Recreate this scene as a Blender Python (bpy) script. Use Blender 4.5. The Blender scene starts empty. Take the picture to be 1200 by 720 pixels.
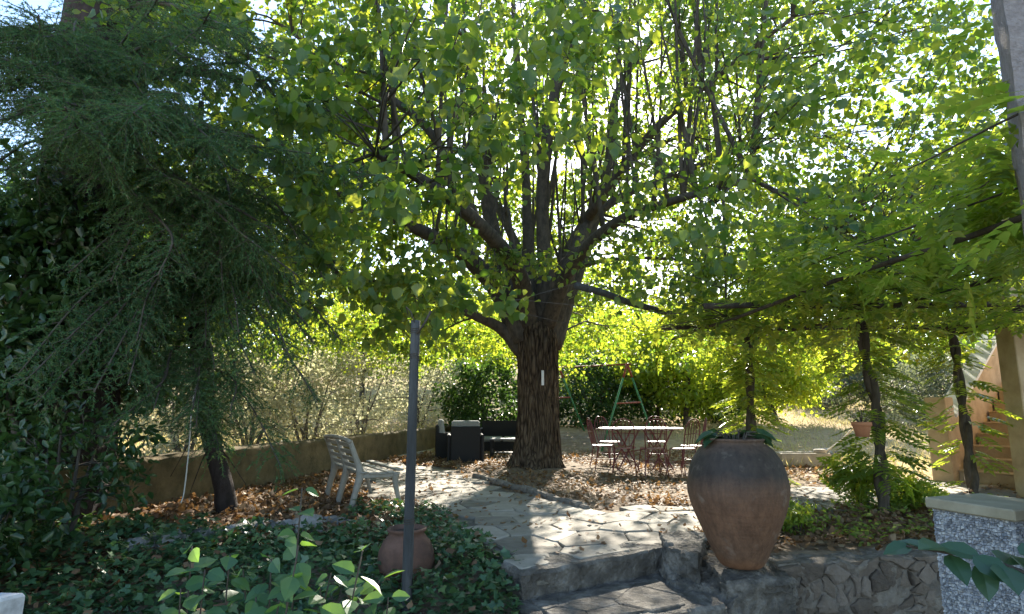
import bpy, math, random
import numpy as np
from mathutils import Vector, Matrix, noise as mnoise

# ------------------------------------------------------------------ camera, sky, sun, exposure
SC = bpy.context.scene
D = bpy.data
EYE = 1.15                       # eye height above the terrace
FPX, HOR = 700.0, 475.0          # focal length and horizon row in pixels of the 1200 x 720 photograph
PITCH = math.atan((HOR - 360) / FPX)
SUN_EL, SUN_AZ = math.radians(27.5), math.radians(10)
SUN_DIR = Vector((math.sin(SUN_AZ) * math.cos(SUN_EL), math.cos(SUN_AZ) * math.cos(SUN_EL), math.sin(SUN_EL)))

cd = D.cameras.new('camera'); cam = D.objects.new('camera', cd); SC.collection.objects.link(cam)
cd.sensor_width = 36; cd.lens = 36 * FPX / 1200; cd.clip_start = 0.05; cd.clip_end = 2000
cam.location = (0, 0, EYE); cam.rotation_euler = (math.pi / 2 + PITCH, 0, 0)
SC.camera = cam

w = D.worlds.new('World'); SC.world = w; w.use_nodes = True
nt = w.node_tree
sky = nt.nodes.new('ShaderNodeTexSky'); sky.sky_type = 'NISHITA'; sky.sun_disc = False
sky.sun_elevation = SUN_EL; sky.sun_rotation = SUN_AZ; sky.air_density = 1.0; sky.dust_density = 0.4; sky.ozone_density = 1.6
bg = nt.nodes['Background']; nt.links.new(sky.outputs[0], bg.inputs[0]); bg.inputs[1].default_value = 0.125

sl = D.lights.new('sun', 'SUN'); sl.energy = 5.0; sl.angle = math.radians(0.53); sl.color = (1.0, 0.93, 0.80)
so = D.objects.new('sun', sl); SC.collection.objects.link(so); so.location = SUN_DIR * 60
so.rotation_euler = (-SUN_DIR).to_track_quat('-Z', 'Y').to_euler()

SC.view_settings.view_transform = 'Standard'; SC.view_settings.look = 'None'
SC.view_settings.exposure = 2.06; SC.view_settings.gamma = 1.0; SC.view_settings.use_curve_mapping = False

# ------------------------------------------------------------------ helpers
COL = SC.collection
def P(px, py, d):
    """world point at ground distance d (along +Y) on the ray of photograph pixel px, py"""
    a, b = (px - 600) / FPX, (360 - py) / FPX
    fy = math.cos(PITCH) - b * math.sin(PITCH); fz = math.sin(PITCH) + b * math.cos(PITCH)
    return Vector((a / fy * d, d, EYE + fz / fy * d))
def G(px, py, z=0.0):
    """world point on the level z"""
    b = (360 - py) / FPX
    fy = math.cos(PITCH) - b * math.sin(PITCH); fz = math.sin(PITCH) + b * math.cos(PITCH)
    return P(px, py, (z - EYE) * fy / fz)

def props(o, label=None, cat=None, group=None, kind=None):
    if label: o['label'] = label
    if cat: o['category'] = cat
    if group: o['group'] = group
    if kind: o['kind'] = kind
    return o
def empty(name, loc=(0, 0, 0), rz=0.0, label=None, cat=None, group=None, kind=None):
    o = D.objects.new(name, None); COL.objects.link(o); o.location = loc; o.rotation_euler = (0, 0, rz)
    o.empty_display_size = 0.1
    return props(o, label, cat, group, kind)
def copy_tree(o, parent=None):
    c = o.copy(); COL.objects.link(c)
    if parent: c.parent = parent
    for ch in list(o.children): copy_tree(ch, c)
    return c
def link_mesh(name, me, parent=None, mat=None):
    o = D.objects.new(name, me); COL.objects.link(o)
    if mat and not me.materials: me.materials.append(mat)
    if parent: o.parent = parent
    return o

class MB:
    """collects shapes into one mesh"""
    def __init__(s): s.v = []; s.f = []
    def add(s, vs, fs):
        n = len(s.v); s.v += [tuple(p) for p in vs]; s.f += [[i + n for i in f] for f in fs]; return s
    def box(s, c, size, rz=0.0, rx=0.0, bev=0.0, ry=0.0):
        hx, hy, hz = size[0] / 2, size[1] / 2, size[2] / 2
        M = Matrix.Rotation(rz, 3, 'Z') @ Matrix.Rotation(ry, 3, 'Y') @ Matrix.Rotation(rx, 3, 'X')
        c = Vector(c); b = min(bev, hx * .6, hy * .6, hz * .6)
        if b <= 0:
            vs = [(x, y, z) for z in (-hz, hz) for x, y in ((-hx, -hy), (hx, -hy), (hx, hy), (-hx, hy))]
            fs = [[3, 2, 1, 0], [4, 5, 6, 7], [0, 1, 5, 4], [1, 2, 6, 5], [2, 3, 7, 6], [3, 0, 4, 7]]
        else:
            rings = []
            for z, i in ((-hz, b), (-hz + b, 0), (hz - b, 0), (hz, b)):
                e = 0 if i == 0 else b
                rings.append([(sx * (hx - e - (b if k else 0) * (1 if e == 0 else 0)) , sy * (hy - e - (0 if k else b) * (1 if e == 0 else 0)), z)
                              for (sx, sy, k) in ((-1, -1, 1), (1, -1, 1), (1, -1, 0), (1, 1, 0), (1, 1, 1), (-1, 1, 1), (-1, 1, 0), (-1, -1, 0))])
            vs = [p for r in rings for p in r]
            fs = [[7, 6, 5, 4, 3, 2, 1, 0], [24 + i for i in range(8)]]
            for r in range(3):
                for i in range(8): fs.append([r * 8 + i, r * 8 + (i + 1) % 8, r * 8 + 8 + (i + 1) % 8, r * 8 + 8 + i])
        return s.add([c + M @ Vector(p) for p in vs], fs)
    def tube(s, pts, rad, n=6, cap=True, wob=None):
        pts = [Vector(p) for p in pts]
        if not hasattr(rad, '__len__'): rad = [rad] * len(pts)
        vs = []; fs = []; up = Vector((0.31, 0.17, 0.93))
        t0 = (pts[1] - pts[0]).normalized(); u = t0.cross(up)
        if u.length < .1: u = t0.cross(Vector((1, 0, 0)))
        u.normalize()
        for i, p in enumerate(pts):
            t = (pts[min(i + 1, len(pts) - 1)] - pts[max(i - 1, 0)]).normalized()
            u = (u - t * u.dot(t)); u.normalize(); v = t.cross(u)
            for k in range(n):
                a = 2 * math.pi * k / n; r = rad[i]
                if wob: r *= wob(i, k, a)
                vs.append(p + (u * math.cos(a) + v * math.sin(a)) * r)
        for i in range(len(pts) - 1):
            for k in range(n):
                fs.append([i * n + k, i * n + (k + 1) % n, (i + 1) * n + (k + 1) % n, (i + 1) * n + k])
        if cap: fs += [[k for k in range(n)][::-1], [(len(pts) - 1) * n + k for k in range(n)]]
        return s.add(vs, fs)
    def bar(s, a, b, r, n=6): return s.tube([a, b], r, n)
    def lathe(s, prof, n=32, c=(0, 0, 0), jit=None):
        vs = []; fs = []
        for i, (r, z) in enumerate(prof):
            for k in range(n):
                a = 2 * math.pi * k / n; q = r * (jit(a, z) if jit else 1)
                vs.append((c[0] + q * math.cos(a), c[1] + q * math.sin(a), c[2] + z))
        for i in range(len(prof) - 1):
            for k in range(n): fs.append([i * n + k, i * n + (k + 1) % n, (i + 1) * n + (k + 1) % n, (i + 1) * n + k])
        return s.add(vs, fs)
    def mesh(s, name, mat, smooth=False):
        me = D.meshes.new(name); me.from_pydata(s.v, [], s.f); me.materials.append(mat)
        if smooth: me.polygons.foreach_set('use_smooth', [True] * len(me.polygons))
        me.update(); return me
    def build(s, name, mat, parent=None, smooth=False):
        return link_mesh(name, s.mesh(name, mat, smooth), parent)

def smooth_path(pts, sub=5):
    """Catmull-Rom through points"""
    pts = [Vector(p) for p in pts]; q = [pts[0] * 2 - pts[1]] + pts + [pts[-1] * 2 - pts[-2]]; out = []
    for i in range(1, len(q) - 2):
        for k in range(sub):
            t = k / sub; a, b, c, d = q[i - 1], q[i], q[i + 1], q[i + 2]
            out.append(.5 * ((2 * b) + (c - a) * t + (2 * a - 5 * b + 4 * c - d) * t * t + (3 * b - a - 3 * c + d) * t ** 3))
    return out + [pts[-1]]
def lerp_list(vals, n):
    return list(np.interp(np.linspace(0, 1, n), np.linspace(0, 1, len(vals)), vals))

# many small leaf-sized pieces in one mesh
def scatter(name, tmpl, pos, dirs, nors, scale, mat, parent=None, kind=None):
    T, F = np.array(tmpl[0], float), tmpl[1]
    N, k = len(pos), len(T)
    y = dirs / (np.linalg.norm(dirs, axis=1, keepdims=True) + 1e-9)
    x = np.cross(y, nors); x /= (np.linalg.norm(x, axis=1, keepdims=True) + 1e-9); z = np.cross(x, y)
    V = (T[None, :, 0, None] * x[:, None] + T[None, :, 1, None] * y[:, None] + T[None, :, 2, None] * z[:, None]) * np.asarray(scale).reshape(-1, 1, 1) + pos[:, None]
    me = D.meshes.new(name)
    fl = np.array([i for f in F for i in f]); ft = np.array([len(f) for f in F]); nl = len(fl)
    me.vertices.add(N * k); me.vertices.foreach_set('co', V.astype(np.float32).ravel())
    me.loops.add(N * nl); me.polygons.add(N * len(F))
    me.loops.foreach_set('vertex_index', (fl[None] + (np.arange(N) * k)[:, None]).astype(np.int32).ravel())
    st = np.concatenate([[0], np.cumsum(ft)[:-1]])
    me.polygons.foreach_set('loop_start', (st[None] + (np.arange(N) * nl)[:, None]).astype(np.int32).ravel())
    me.update(calc_edges=True); me.materials.append(mat)
    o = link_mesh(name, me, parent)
    if kind: o['kind'] = kind
    return o
def leaf_objects(name, me, pos, dirs, nors, scale, parent, par_inv=None):
    for p, d, n, s in zip(pos, dirs, nors, scale):
        y = Vector(d).normalized(); x = y.cross(Vector(n)).normalized(); z = x.cross(y)
        M = Matrix(((x.x, y.x, z.x, p[0]), (x.y, y.y, z.y, p[1]), (x.z, y.z, z.z, p[2]), (0, 0, 0, 1))) @ Matrix.Scale(float(s), 4)
        o = D.objects.new(name, me); COL.objects.link(o); o.parent = parent; o.matrix_basis = M

# leaf shapes: length 1 along +Y, base at origin
HEART = ([(0, .06, 0), (-.30, -.02, .05), (-.47, .30, .09), (-.28, .70, .05), (0, 1, -.06), (.28, .70, .05), (.47, .30, .09), (.30, -.02, .05)],
         [[0, 4, 3, 2, 1], [0, 7, 6, 5, 4]])
HEARTLO = ([(0, 0, 0), (-.46, .22, .07), (-.30, .68, .05), (0, 1, -.06), (.30, .68, .05), (.46, .22, .07)], [[0, 3, 2, 1], [0, 5, 4, 3]])
OVAL = ([(0, 0, 0), (-.26, .35, .06), (-.17, .75, .04), (0, 1, -.08), (.17, .75, .04), (.26, .35, .06)], [[0, 3, 2, 1], [0, 5, 4, 3]])
RHOMB = ([(0, 0, 0), (-.33, .42, .06), (0, 1, -.05), (.33, .42, .06)], [[0, 2, 1], [0, 3, 2]])
IVY = ([(0, 0, 0), (-.38, -.04, .03), (-.52, .36, .03), (-.24, .42, .02), (0, 1, -.05), (.24, .42, .02), (.52, .36, .03), (.38, -.04, .03)],
       [[0, 4, 3, 2, 1], [0, 7, 6, 5, 4]])
CURL = ([(0, 0, .1), (-.34, .3, .22), (-.26, .72, .1), (0, 1, .3), (.3, .7, .02), (.36, .3, .12)], [[0, 3, 2, 1], [0, 5, 4, 3]])
NEEDLE = ([(-.05, 0, 0), (.05, 0, 0), (0, 1, 0)], [[0, 1, 2]])
BLADE = ([(-.025, 0, 0), (.025, 0, 0), (.012, .6, .06), (0, 1, .2)], [[0, 1, 2, 3]])
def pinnate(nl=5, ll=.40, lw=.21):
    """a compound leaf: pairs of pointed leaflets along a stalk"""
    V = []; F = []
    def leaflet(base, ang, L):
        n = len(V); c, s = math.cos(ang), math.sin(ang)
        for (u, v, z) in ((0, 0, 0), (-lw / 2 * L / ll, L * .4, .02), (0, L, -.05), (lw / 2 * L / ll, L * .4, .02)):
            V.append((base[0] + u * c + v * s, base[1] - u * s + v * c, base[2] + z))
        F.extend([[n, n + 2, n + 1], [n, n + 3, n + 2]])
    zc = lambda t: -.22 * t * t
    for i in range(nl):
        t = .22 + .68 * i / (nl - 1); L = ll * (1 - .35 * abs(t - .5))
        leaflet((0, t, zc(t)), 1.05 + .1 * (i % 2), L); leaflet((0, t + .02, zc(t)), -1.05 + .1 * (i % 2), L)
    leaflet((0, .97, zc(.97)), 0, ll)
    n = len(V); V.extend([(-.006, 0, 0), (.006, 0, 0), (.004, .97, zc(.97)), (-.004, .97, zc(.97))]); F.append([n, n + 1, n + 2, n + 3])
    return V, F
PINN = pinnate()

def tmpl_mesh(name, t, mat, sub=0):
    me = D.meshes.new(name); me.from_pydata(t[0], [], t[1]); me.materials.append(mat); return me
def rnd_dirs(R, n): 
    v = R.normal(size=(n, 3)); return v / np.linalg.norm(v, axis=1, keepdims=True)

# ------------------------------------------------------------------ materials
def nodes(name):
    m = D.materials.new(name); m.use_nodes = True; return m, m.node_tree.nodes, m.node_tree.links, m.node_tree.nodes['Principled BSDF']
def ramp(N, stops):
    r = N.new('ShaderNodeValToRGB'); e = r.color_ramp.elements
    e[0].position, e[0].color = stops[0][0], (*stops[0][1], 1); e[1].position, e[1].color = stops[-1][0], (*stops[-1][1], 1)
    for p, c in stops[1:-1]: q = e.new(p); q.color = (*c, 1)
    return r
def mat(name, a, b, scale=8, rough=.8, bump=.2, bscale=None, metal=0.0, spec=.3, stretch=None, c=None, island=0.0, bdist=.02, detail=6):
    m, N, L, bs = nodes(name)
    tc = N.new('ShaderNodeTexCoord'); src = tc.outputs['Object']
    if stretch:
        mp = N.new('ShaderNodeMapping'); mp.inputs['Scale'].default_value = stretch; L.new(src, mp.inputs[0]); src = mp.outputs[0]
    n = N.new('ShaderNodeTexNoise'); n.inputs['Scale'].default_value = scale; n.inputs['Detail'].default_value = detail; n.inputs['Roughness'].default_value = .66; L.new(src, n.inputs['Vector'])
    fac = n.outputs[0]
    if island:
        gi = N.new('ShaderNodeNewGeometry'); oi = N.new('ShaderNodeObjectInfo')
        ad = N.new('ShaderNodeMath'); ad.operation = 'ADD'; L.new(gi.outputs['Random Per Island'], ad.inputs[0]); L.new(oi.outputs['Random'], ad.inputs[1])
        fr = N.new('ShaderNodeMath'); fr.operation = 'FRACT'; L.new(ad.outputs[0], fr.inputs[0])
        mx = N.new('ShaderNodeMix'); mx.inputs[0].default_value = island; L.new(fac, mx.inputs[2]); L.new(fr.outputs[0], mx.inputs[3]); fac = mx.outputs[0]
    st = [(.3, a), (.7, b)] if c is None else [(.25, a), (.5, b), (.75, c)]
    r = ramp(N, st); L.new(fac, r.inputs[0]); L.new(r.outputs[0], bs.inputs['Base Color'])
    bs.inputs['Roughness'].default_value = rough; bs.inputs['Metallic'].default_value = metal; bs.inputs['Specular IOR Level'].default_value = spec
    if bump:
        n2 = N.new('ShaderNodeTexNoise'); n2.inputs['Scale'].default_value = bscale or scale * 4; n2.inputs['Detail'].default_value = 8; n2.inputs['Roughness'].default_value = .68; L.new(src, n2.inputs['Vector'])
        bp = N.new('ShaderNodeBump'); bp.inputs['Strength'].default_value = bump; bp.inputs['Distance'].default_value = bdist
        L.new(n2.outputs[0], bp.inputs['Height']); L.new(bp.outputs[0], bs.inputs['Normal'])
    return m
def leafmat(name, cols, trans, tfac=.5, rough=.42, spec=.35):
    """cols / trans: colour stops picked per leaf for the reflecting and the transmitting side"""
    m, N, L, bs = nodes(name)
    gi = N.new('ShaderNodeNewGeometry'); oi = N.new('ShaderNodeObjectInfo')
    ad = N.new('ShaderNodeMath'); ad.operation = 'ADD'; L.new(gi.outputs['Random Per Island'], ad.inputs[0]); L.new(oi.outputs['Random'], ad.inputs[1])
    fr = N.new('ShaderNodeMath'); fr.operation = 'FRACT'; L.new(ad.outputs[0], fr.inputs[0])
    def mk(cs): 
        r = ramp(N, [(i / (len(cs) - 1), c) for i, c in enumerate(cs)]); L.new(fr.outputs[0], r.inputs[0]); return r
    L.new(mk(cols).outputs[0], bs.inputs['Base Color']); bs.inputs['Roughness'].default_value = rough; bs.inputs['Specular IOR Level'].default_value = spec
    tr = N.new('ShaderNodeBsdfTranslucent'); L.new(mk(trans).outputs[0], tr.inputs[0])
    mx = N.new('ShaderNodeMixShader'); mx.inputs[0].default_value = tfac
    L.new(bs.outputs[0], mx.inputs[1]); L.new(tr.outputs[0], mx.inputs[2]); L.new(mx.outputs[0], N['Material Output'].inputs[0])
    return m

M = {}
M['linden'] = leafmat('linden_leaf', [(.045, .095, .04), (.065, .125, .05), (.085, .145, .055), (.05, .10, .04)], [(.17, .31, .02), (.27, .42, .03), (.45, .54, .035), (.60, .63, .045), (.21, .36, .025)], .5, .36, .45)
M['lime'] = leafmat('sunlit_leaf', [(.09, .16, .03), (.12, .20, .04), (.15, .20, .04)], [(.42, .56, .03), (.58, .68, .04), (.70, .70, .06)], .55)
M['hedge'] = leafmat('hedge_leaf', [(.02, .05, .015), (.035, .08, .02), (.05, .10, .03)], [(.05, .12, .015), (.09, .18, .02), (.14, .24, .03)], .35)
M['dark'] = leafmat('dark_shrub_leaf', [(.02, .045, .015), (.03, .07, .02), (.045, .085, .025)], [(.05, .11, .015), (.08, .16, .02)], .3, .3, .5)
M['wist'] = leafmat('wisteria_leaf', [(.06, .12, .03), (.085, .16, .04), (.11, .17, .04)], [(.36, .50, .03), (.50, .61, .04), (.66, .66, .06)], .5, .34, .45)
M['fir'] = leafmat('fir_needle', [(.035, .095, .045), (.055, .13, .058), (.085, .16, .06), (.11, .10, .05)], [(.11, .21, .04), (.16, .26, .05)], .34, .6, .2)
M['ivy'] = leafmat('ivy_leaf', [(.035, .085, .04), (.06, .125, .055), (.09, .165, .065), (.04, .09, .045), (.13, .18, .06)], [(.06, .13, .02), (.10, .20, .03)], .3, .32, .5)
M['lilac'] = leafmat('lilac_leaf', [(.035, .095, .055), (.055, .125, .065), (.08, .15, .06)], [(.24, .46, .05), (.34, .54, .06)], .42, .42, .4)
M['jarleaf'] = leafmat('jar_plant_leaf', [(.03, .075, .04), (.05, .10, .05)], [(.08, .17, .03), (.12, .22, .03)], .3, .35, .5)
M['scrub'] = leafmat('dry_scrub_leaf', [(.36, .34, .24), (.46, .42, .31), (.30, .32, .18)], [(.50, .50, .26), (.62, .57, .36)], .5, .7, .2)
M['olive'] = leafmat('grey_bush_leaf', [(.10, .12, .08), (.14, .15, .11), (.08, .10, .05)], [(.18, .22, .09), (.25, .27, .12)], .35, .6, .2)
M['litter'] = leafmat('fallen_leaf', [(.11, .065, .036), (.20, .11, .058), (.26, .165, .09), (.14, .08, .045), (.32, .245, .15)], [(.30, .15, .05), (.38, .21, .07)], .25, .7, .25)
M['straw'] = leafmat('dry_grass', [(.42, .36, .17), (.55, .48, .25), (.34, .33, .13)], [(.5, .44, .18), (.6, .5, .2)], .4, .8, .2)
M['grass'] = leafmat('green_grass', [(.10, .17, .03), (.16, .22, .05), (.24, .25, .08)], [(.30, .42, .04), (.40, .46, .08)], .45, .7, .2)
def bark_material():
    m, N, L, bs = nodes('linden_bark')
    tc = N.new('ShaderNodeTexCoord'); mp = N.new('ShaderNodeMapping'); mp.inputs['Scale'].default_value = (1, 1, .17); L.new(tc.outputs['Object'], mp.inputs[0])
    wn = N.new('ShaderNodeTexNoise'); wn.inputs['Scale'].default_value = 6; wn.inputs['Detail'].default_value = 4; L.new(mp.outputs[0], wn.inputs[0])
    mx = N.new('ShaderNodeMix'); mx.data_type = 'RGBA'; mx.blend_type = 'ADD'; mx.inputs[0].default_value = .12; L.new(mp.outputs[0], mx.inputs[6]); L.new(wn.outputs['Color'], mx.inputs[7])
    vo = N.new('ShaderNodeTexVoronoi'); vo.feature = 'DISTANCE_TO_EDGE'; vo.inputs['Scale'].default_value = 19; L.new(mx.outputs[2], vo.inputs['Vector'])
    n = N.new('ShaderNodeTexNoise'); n.inputs['Scale'].default_value = 18; n.inputs['Detail'].default_value = 9; L.new(mp.outputs[0], n.inputs[0])
    a = N.new('ShaderNodeMath'); a.operation = 'MULTIPLY_ADD'; L.new(vo.outputs[0], a.inputs[0]); a.inputs[1].default_value = 1.6; L.new(n.outputs[0], a.inputs[2])
    r = ramp(N, [(.38, (.016, .011, .008)), (.62, (.062, .043, .028)), (.95, (.135, .098, .064))]); L.new(a.outputs[0], r.inputs[0]); L.new(r.outputs[0], bs.inputs['Base Color'])
    bs.inputs['Roughness'].default_value = .95; bs.inputs['Specular IOR Level'].default_value = .15
    bp = N.new('ShaderNodeBump'); bp.inputs['Strength'].default_value = 1; bp.inputs['Distance'].default_value = .05; L.new(a.outputs[0], bp.inputs['Height']); L.new(bp.outputs[0], bs.inputs['Normal'])
    return m
M['bark'] = bark_material()
M['limb'] = mat('branch_bark', (.035, .03, .024), (.11, .09, .07), 14, .9, .4, 40, stretch=(1, 1, .5))
M['firbark'] = mat('fir_bark', (.018, .013, .011), (.06, .044, .038), 10, .95, .7, 24, stretch=(1, 1, .5), bdist=.04)
M['vine'] = mat('vine_bark', (.03, .024, .018), (.10, .08, .06), 16, .9, .5, 40, stretch=(1, 1, .3))
M['twig'] = mat('grey_twig', (.09, .075, .062), (.20, .175, .15), 20, .9, .2)
M['rubble'] = mat('rubble_stone', (.075, .06, .048), (.15, .118, .09), 9, .95, .9, 20, c=(.23, .19, .155), island=.35, bdist=.04)
M['mortar'] = mat('mortar', (.10, .085, .07), (.23, .197, .16), 12, .95, .7, 40)
M['cement'] = mat('cement_render', (.04, .035, .029), (.135, .119, .098), 7, .92, 1.0, 18, c=(.35, .315, .265), bdist=.05, detail=14)
M['flag'] = mat('flagstone', (.14, .120, .092), (.25, .218, .170), 7, .85, .6, 30, c=(.36, .318, .255), island=.42, bdist=.012, detail=10)
M['joint'] = mat('paving_joint', (.08, .07, .055), (.20, .18, .145), 20, .95, .5, 60)
M['wall'] = mat('mossy_wall', (.055, .05, .022), (.15, .112, .055), 4, .95, .8, 22, c=(.24, .175, .09), bdist=.03, detail=11)
M['copingmoss'] = mat('mossy_coping', (.08, .085, .04), (.2, .17, .09), 6, .95, .6, 30)
M['clay'] = None
M['terracotta'] = mat('terracotta', (.05, .033, .026), (.115, .062, .042), 7, .85, .5, 30, c=(.18, .10, .07), bdist=.008, detail=10)
M['ochre'] = mat('ochre_render', (.33, .235, .13), (.48, .35, .21), 3.5, .92, .5, 45, c=(.58, .45, .29), bdist=.01, detail=10)
M['stairstone'] = mat('stair_stone', (.32, .235, .15), (.48, .37, .245), 5, .9, .3, 40, bdist=.006)
M['white'] = mat('white_plaster', (.62, .62, .60), (.76, .75, .72), 4, .85, .2, 50, bdist=.004)
M['rough'] = mat('roughcast', (.27, .235, .22), (.42, .37, .35), 30, .95, .9, 70, bdist=.03)
M['chip'] = mat('granite_chip', (.17, .18, .195), (.31, .315, .33), 30, .75, .3, 60, c=(.47, .47, .46), island=.55, bdist=.004)
M['capstone'] = mat('pillar_capstone', (.25, .215, .14), (.36, .315, .22), 8, .85, .2, 60, bdist=.004)
M['pole'] = mat('weathered_pole', (.022, .022, .02), (.06, .06, .057), 9, .9, .9, 26, stretch=(1, 1, .14), c=(.14, .14, .138), bdist=.02, detail=11)
M['plastic'] = mat('aged_white_plastic', (.19, .17, .135), (.30, .27, .22), 8, .55, .15, 40, spec=.45)
M['rattan'] = mat('black_rattan', (.004, .004, .0045), (.012, .0115, .0115), 60, .7, .5, 120, spec=.4, bdist=.004)
M['cushion'] = mat('grey_cushion', (.20, .21, .20), (.28, .29, .27), 30, .95, .2, 200, bdist=.003)
M['greyframe'] = mat('grey_edge', (.22, .22, .22), (.33, .33, .33), 12, .6, .1)
M['red'] = mat('red_metal', (.085, .012, .012), (.15, .024, .02), 14, .5, .08, 60, spec=.5)
M['redseat'] = mat('faded_red_metal', (.16, .05, .045), (.24, .09, .075), 14, .35, .05, 60, spec=.6)
M['tabletop'] = mat('pale_table_top', (.40, .33, .31), (.52, .46, .43), 6, .35, .1, 40, spec=.6)
M['swinggreen'] = mat('green_paint', (.03, .16, .07), (.06, .24, .10), 8, .45, .05, spec=.5)
M['swingred'] = mat('faded_red_paint', (.20, .05, .03), (.30, .085, .05), 8, .55, .1, spec=.4)
M['concrete'] = mat('concrete', (.32, .28, .23), (.46, .41, .34), 8, .9, .3, 50, bdist=.006)
M['rock'] = mat('grey_rock', (.10, .095, .085), (.24, .225, .20), 6, .95, .6, 25, c=(.36, .34, .31), island=.4, bdist=.02)
M['wood'] = mat('old_brown_wood', (.06, .028, .018), (.15, .07, .045), 8, .85, .4, 30, stretch=(1, .1, 1))
M['stick'] = mat('bleached_stick', (.40, .36, .30), (.56, .52, .45), 12, .85, .2)
M['sunlitclay'] = mat('sunlit_terracotta', (.34, .14, .07), (.46, .21, .11), 6, .8, .15, 50)  # brighter terracotta for the hanging pot, with sunlight put into the colour
M['soil'] = mat('pot_soil', (.03, .022, .016), (.07, .05, .035), 30, .98, .6)

def jar_material():
    """terracotta with a darker weathered band round the shoulder, scratches and stains"""
    m, N, L, bs = nodes('weathered_jar_clay')
    tc = N.new('ShaderNodeTexCoord'); sx = N.new('ShaderNodeSeparateXYZ'); L.new(tc.outputs['Object'], sx.inputs[0])
    n = N.new('ShaderNodeTexNoise'); n.inputs['Scale'].default_value = 5; n.inputs['Detail'].default_value = 7; L.new(tc.outputs['Object'], n.inputs[0])
    ma = N.new('ShaderNodeMath'); ma.operation = 'MULTIPLY_ADD'; L.new(n.outputs[0], ma.inputs[0]); ma.inputs[1].default_value = .16; L.new(sx.outputs[2], ma.inputs[2])
    r = ramp(N, [(0, (.18, .09, .05)), (.10, (.21, .10, .05)), (.17, (.15, .082, .048)), (.48, (.16, .082, .046)), (.62, (.13, .070, .041)), (.75, (.046, .035, .028)), (.88, (.052, .039, .030)), (1, (.125, .074, .047))])
    L.new(ma.outputs[0], r.inputs[0])
    n2 = N.new('ShaderNodeTexNoise'); n2.inputs['Scale'].default_value = 20; n2.inputs['Detail'].default_value = 12; n2.inputs['Roughness'].default_value = .72
    mp = N.new('ShaderNodeMapping'); mp.inputs['Scale'].default_value = (1, 1, .4); L.new(tc.outputs['Object'], mp.inputs[0]); L.new(mp.outputs[0], n2.inputs[0])
    r2 = ramp(N, [(.34, (.60, .57, .55)), (.5, (.95, .95, .95)), (.66, (1.32, 1.3, 1.26))]); L.new(n2.outputs[0], r2.inputs[0])
    mx = N.new('ShaderNodeMix'); mx.data_type = 'RGBA'; mx.blend_type = 'MULTIPLY'; mx.inputs[0].default_value = .85
    L.new(r.outputs[0], mx.inputs[6]); L.new(r2.outputs[0], mx.inputs[7])
    vo = N.new('ShaderNodeTexNoise'); vo.inputs['Scale'].default_value = 9; vo.inputs['Detail'].default_value = 8; L.new(tc.outputs['Object'], vo.inputs[0])
    r3 = ramp(N, [(.60, (0, 0, 0)), (.80, (.5, .5, .5))]); L.new(vo.outputs[0], r3.inputs[0])
    mx2 = N.new('ShaderNodeMix'); mx2.data_type = 'RGBA'; L.new(r3.outputs[0], mx2.inputs[0]); L.new(mx.outputs[2], mx2.inputs[6]); mx2.inputs[7].default_value = (.30, .25, .20, 1)
    L.new(mx2.outputs[2], bs.inputs['Base Color']); bs.inputs['Roughness'].default_value = .72; bs.inputs['Specular IOR Level'].default_value = .35
    n4 = N.new('ShaderNodeTexNoise'); n4.inputs['Scale'].default_value = 45; n4.inputs['Detail'].default_value = 8; L.new(tc.outputs['Object'], n4.inputs[0])
    bp = N.new('ShaderNodeBump'); bp.inputs['Strength'].default_value = .35; bp.inputs['Distance'].default_value = .012; wv = N.new('ShaderNodeTexNoise'); wv.inputs['Scale'].default_value = 9; wv.inputs['Detail'].default_value = 5; mp2 = N.new('ShaderNodeMapping'); mp2.inputs['Scale'].default_value = (.12, .12, 5); L.new(tc.outputs['Object'], mp2.inputs[0]); L.new(mp2.outputs[0], wv.inputs[0])
    ah = N.new('ShaderNodeMath'); ah.operation = 'MULTIPLY_ADD'; L.new(wv.outputs[0], ah.inputs[0]); ah.inputs[1].default_value = .9; L.new(n4.outputs[0], ah.inputs[2])
    L.new(ah.outputs[0], bp.inputs['Height']); L.new(bp.outputs[0], bs.inputs['Normal'])
    return m
M['clay'] = jar_material()

def ground_material():
    m, N, L, bs = nodes('ground_earth')
    tc = N.new('ShaderNodeTexCoord'); at = N.new('ShaderNodeAttribute'); at.attribute_name = 'dry'
    n = N.new('ShaderNodeTexNoise'); n.inputs['Scale'].default_value = 3.2; n.inputs['Detail'].default_value = 9; n.inputs['Roughness'].default_value = .7; L.new(tc.outputs['Object'], n.inputs[0])
    a = ramp(N, [(.28, (.10, .07, .045)), (.5, (.19, .14, .095)), (.72, (.29, .235, .17))]); L.new(n.outputs[0], a.inputs[0])
    b = ramp(N, [(.28, (.27, .18, .09)), (.5, (.40, .285, .15)), (.72, (.52, .41, .23))]); L.new(n.outputs[0], b.inputs[0])
    mx = N.new('ShaderNodeMix'); mx.data_type = 'RGBA'; L.new(at.outputs['Fac'], mx.inputs[0]); L.new(a.outputs[0], mx.inputs[6]); L.new(b.outputs[0], mx.inputs[7])
    L.new(mx.outputs[2], bs.inputs['Base Color']); bs.inputs['Roughness'].default_value = .97; bs.inputs['Specular IOR Level'].default_value = .15
    n2 = N.new('ShaderNodeTexNoise'); n2.inputs['Scale'].default_value = 22; n2.inputs['Detail'].default_value = 10; L.new(tc.outputs['Object'], n2.inputs[0])
    bp = N.new('ShaderNodeBump'); bp.inputs['Strength'].default_value = .8; bp.inputs['Distance'].default_value = .04; L.new(n2.outputs[0], bp.inputs['Height']); L.new(bp.outputs[0], bs.inputs['Normal'])
    return m
M['ground'] = ground_material()

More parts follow.
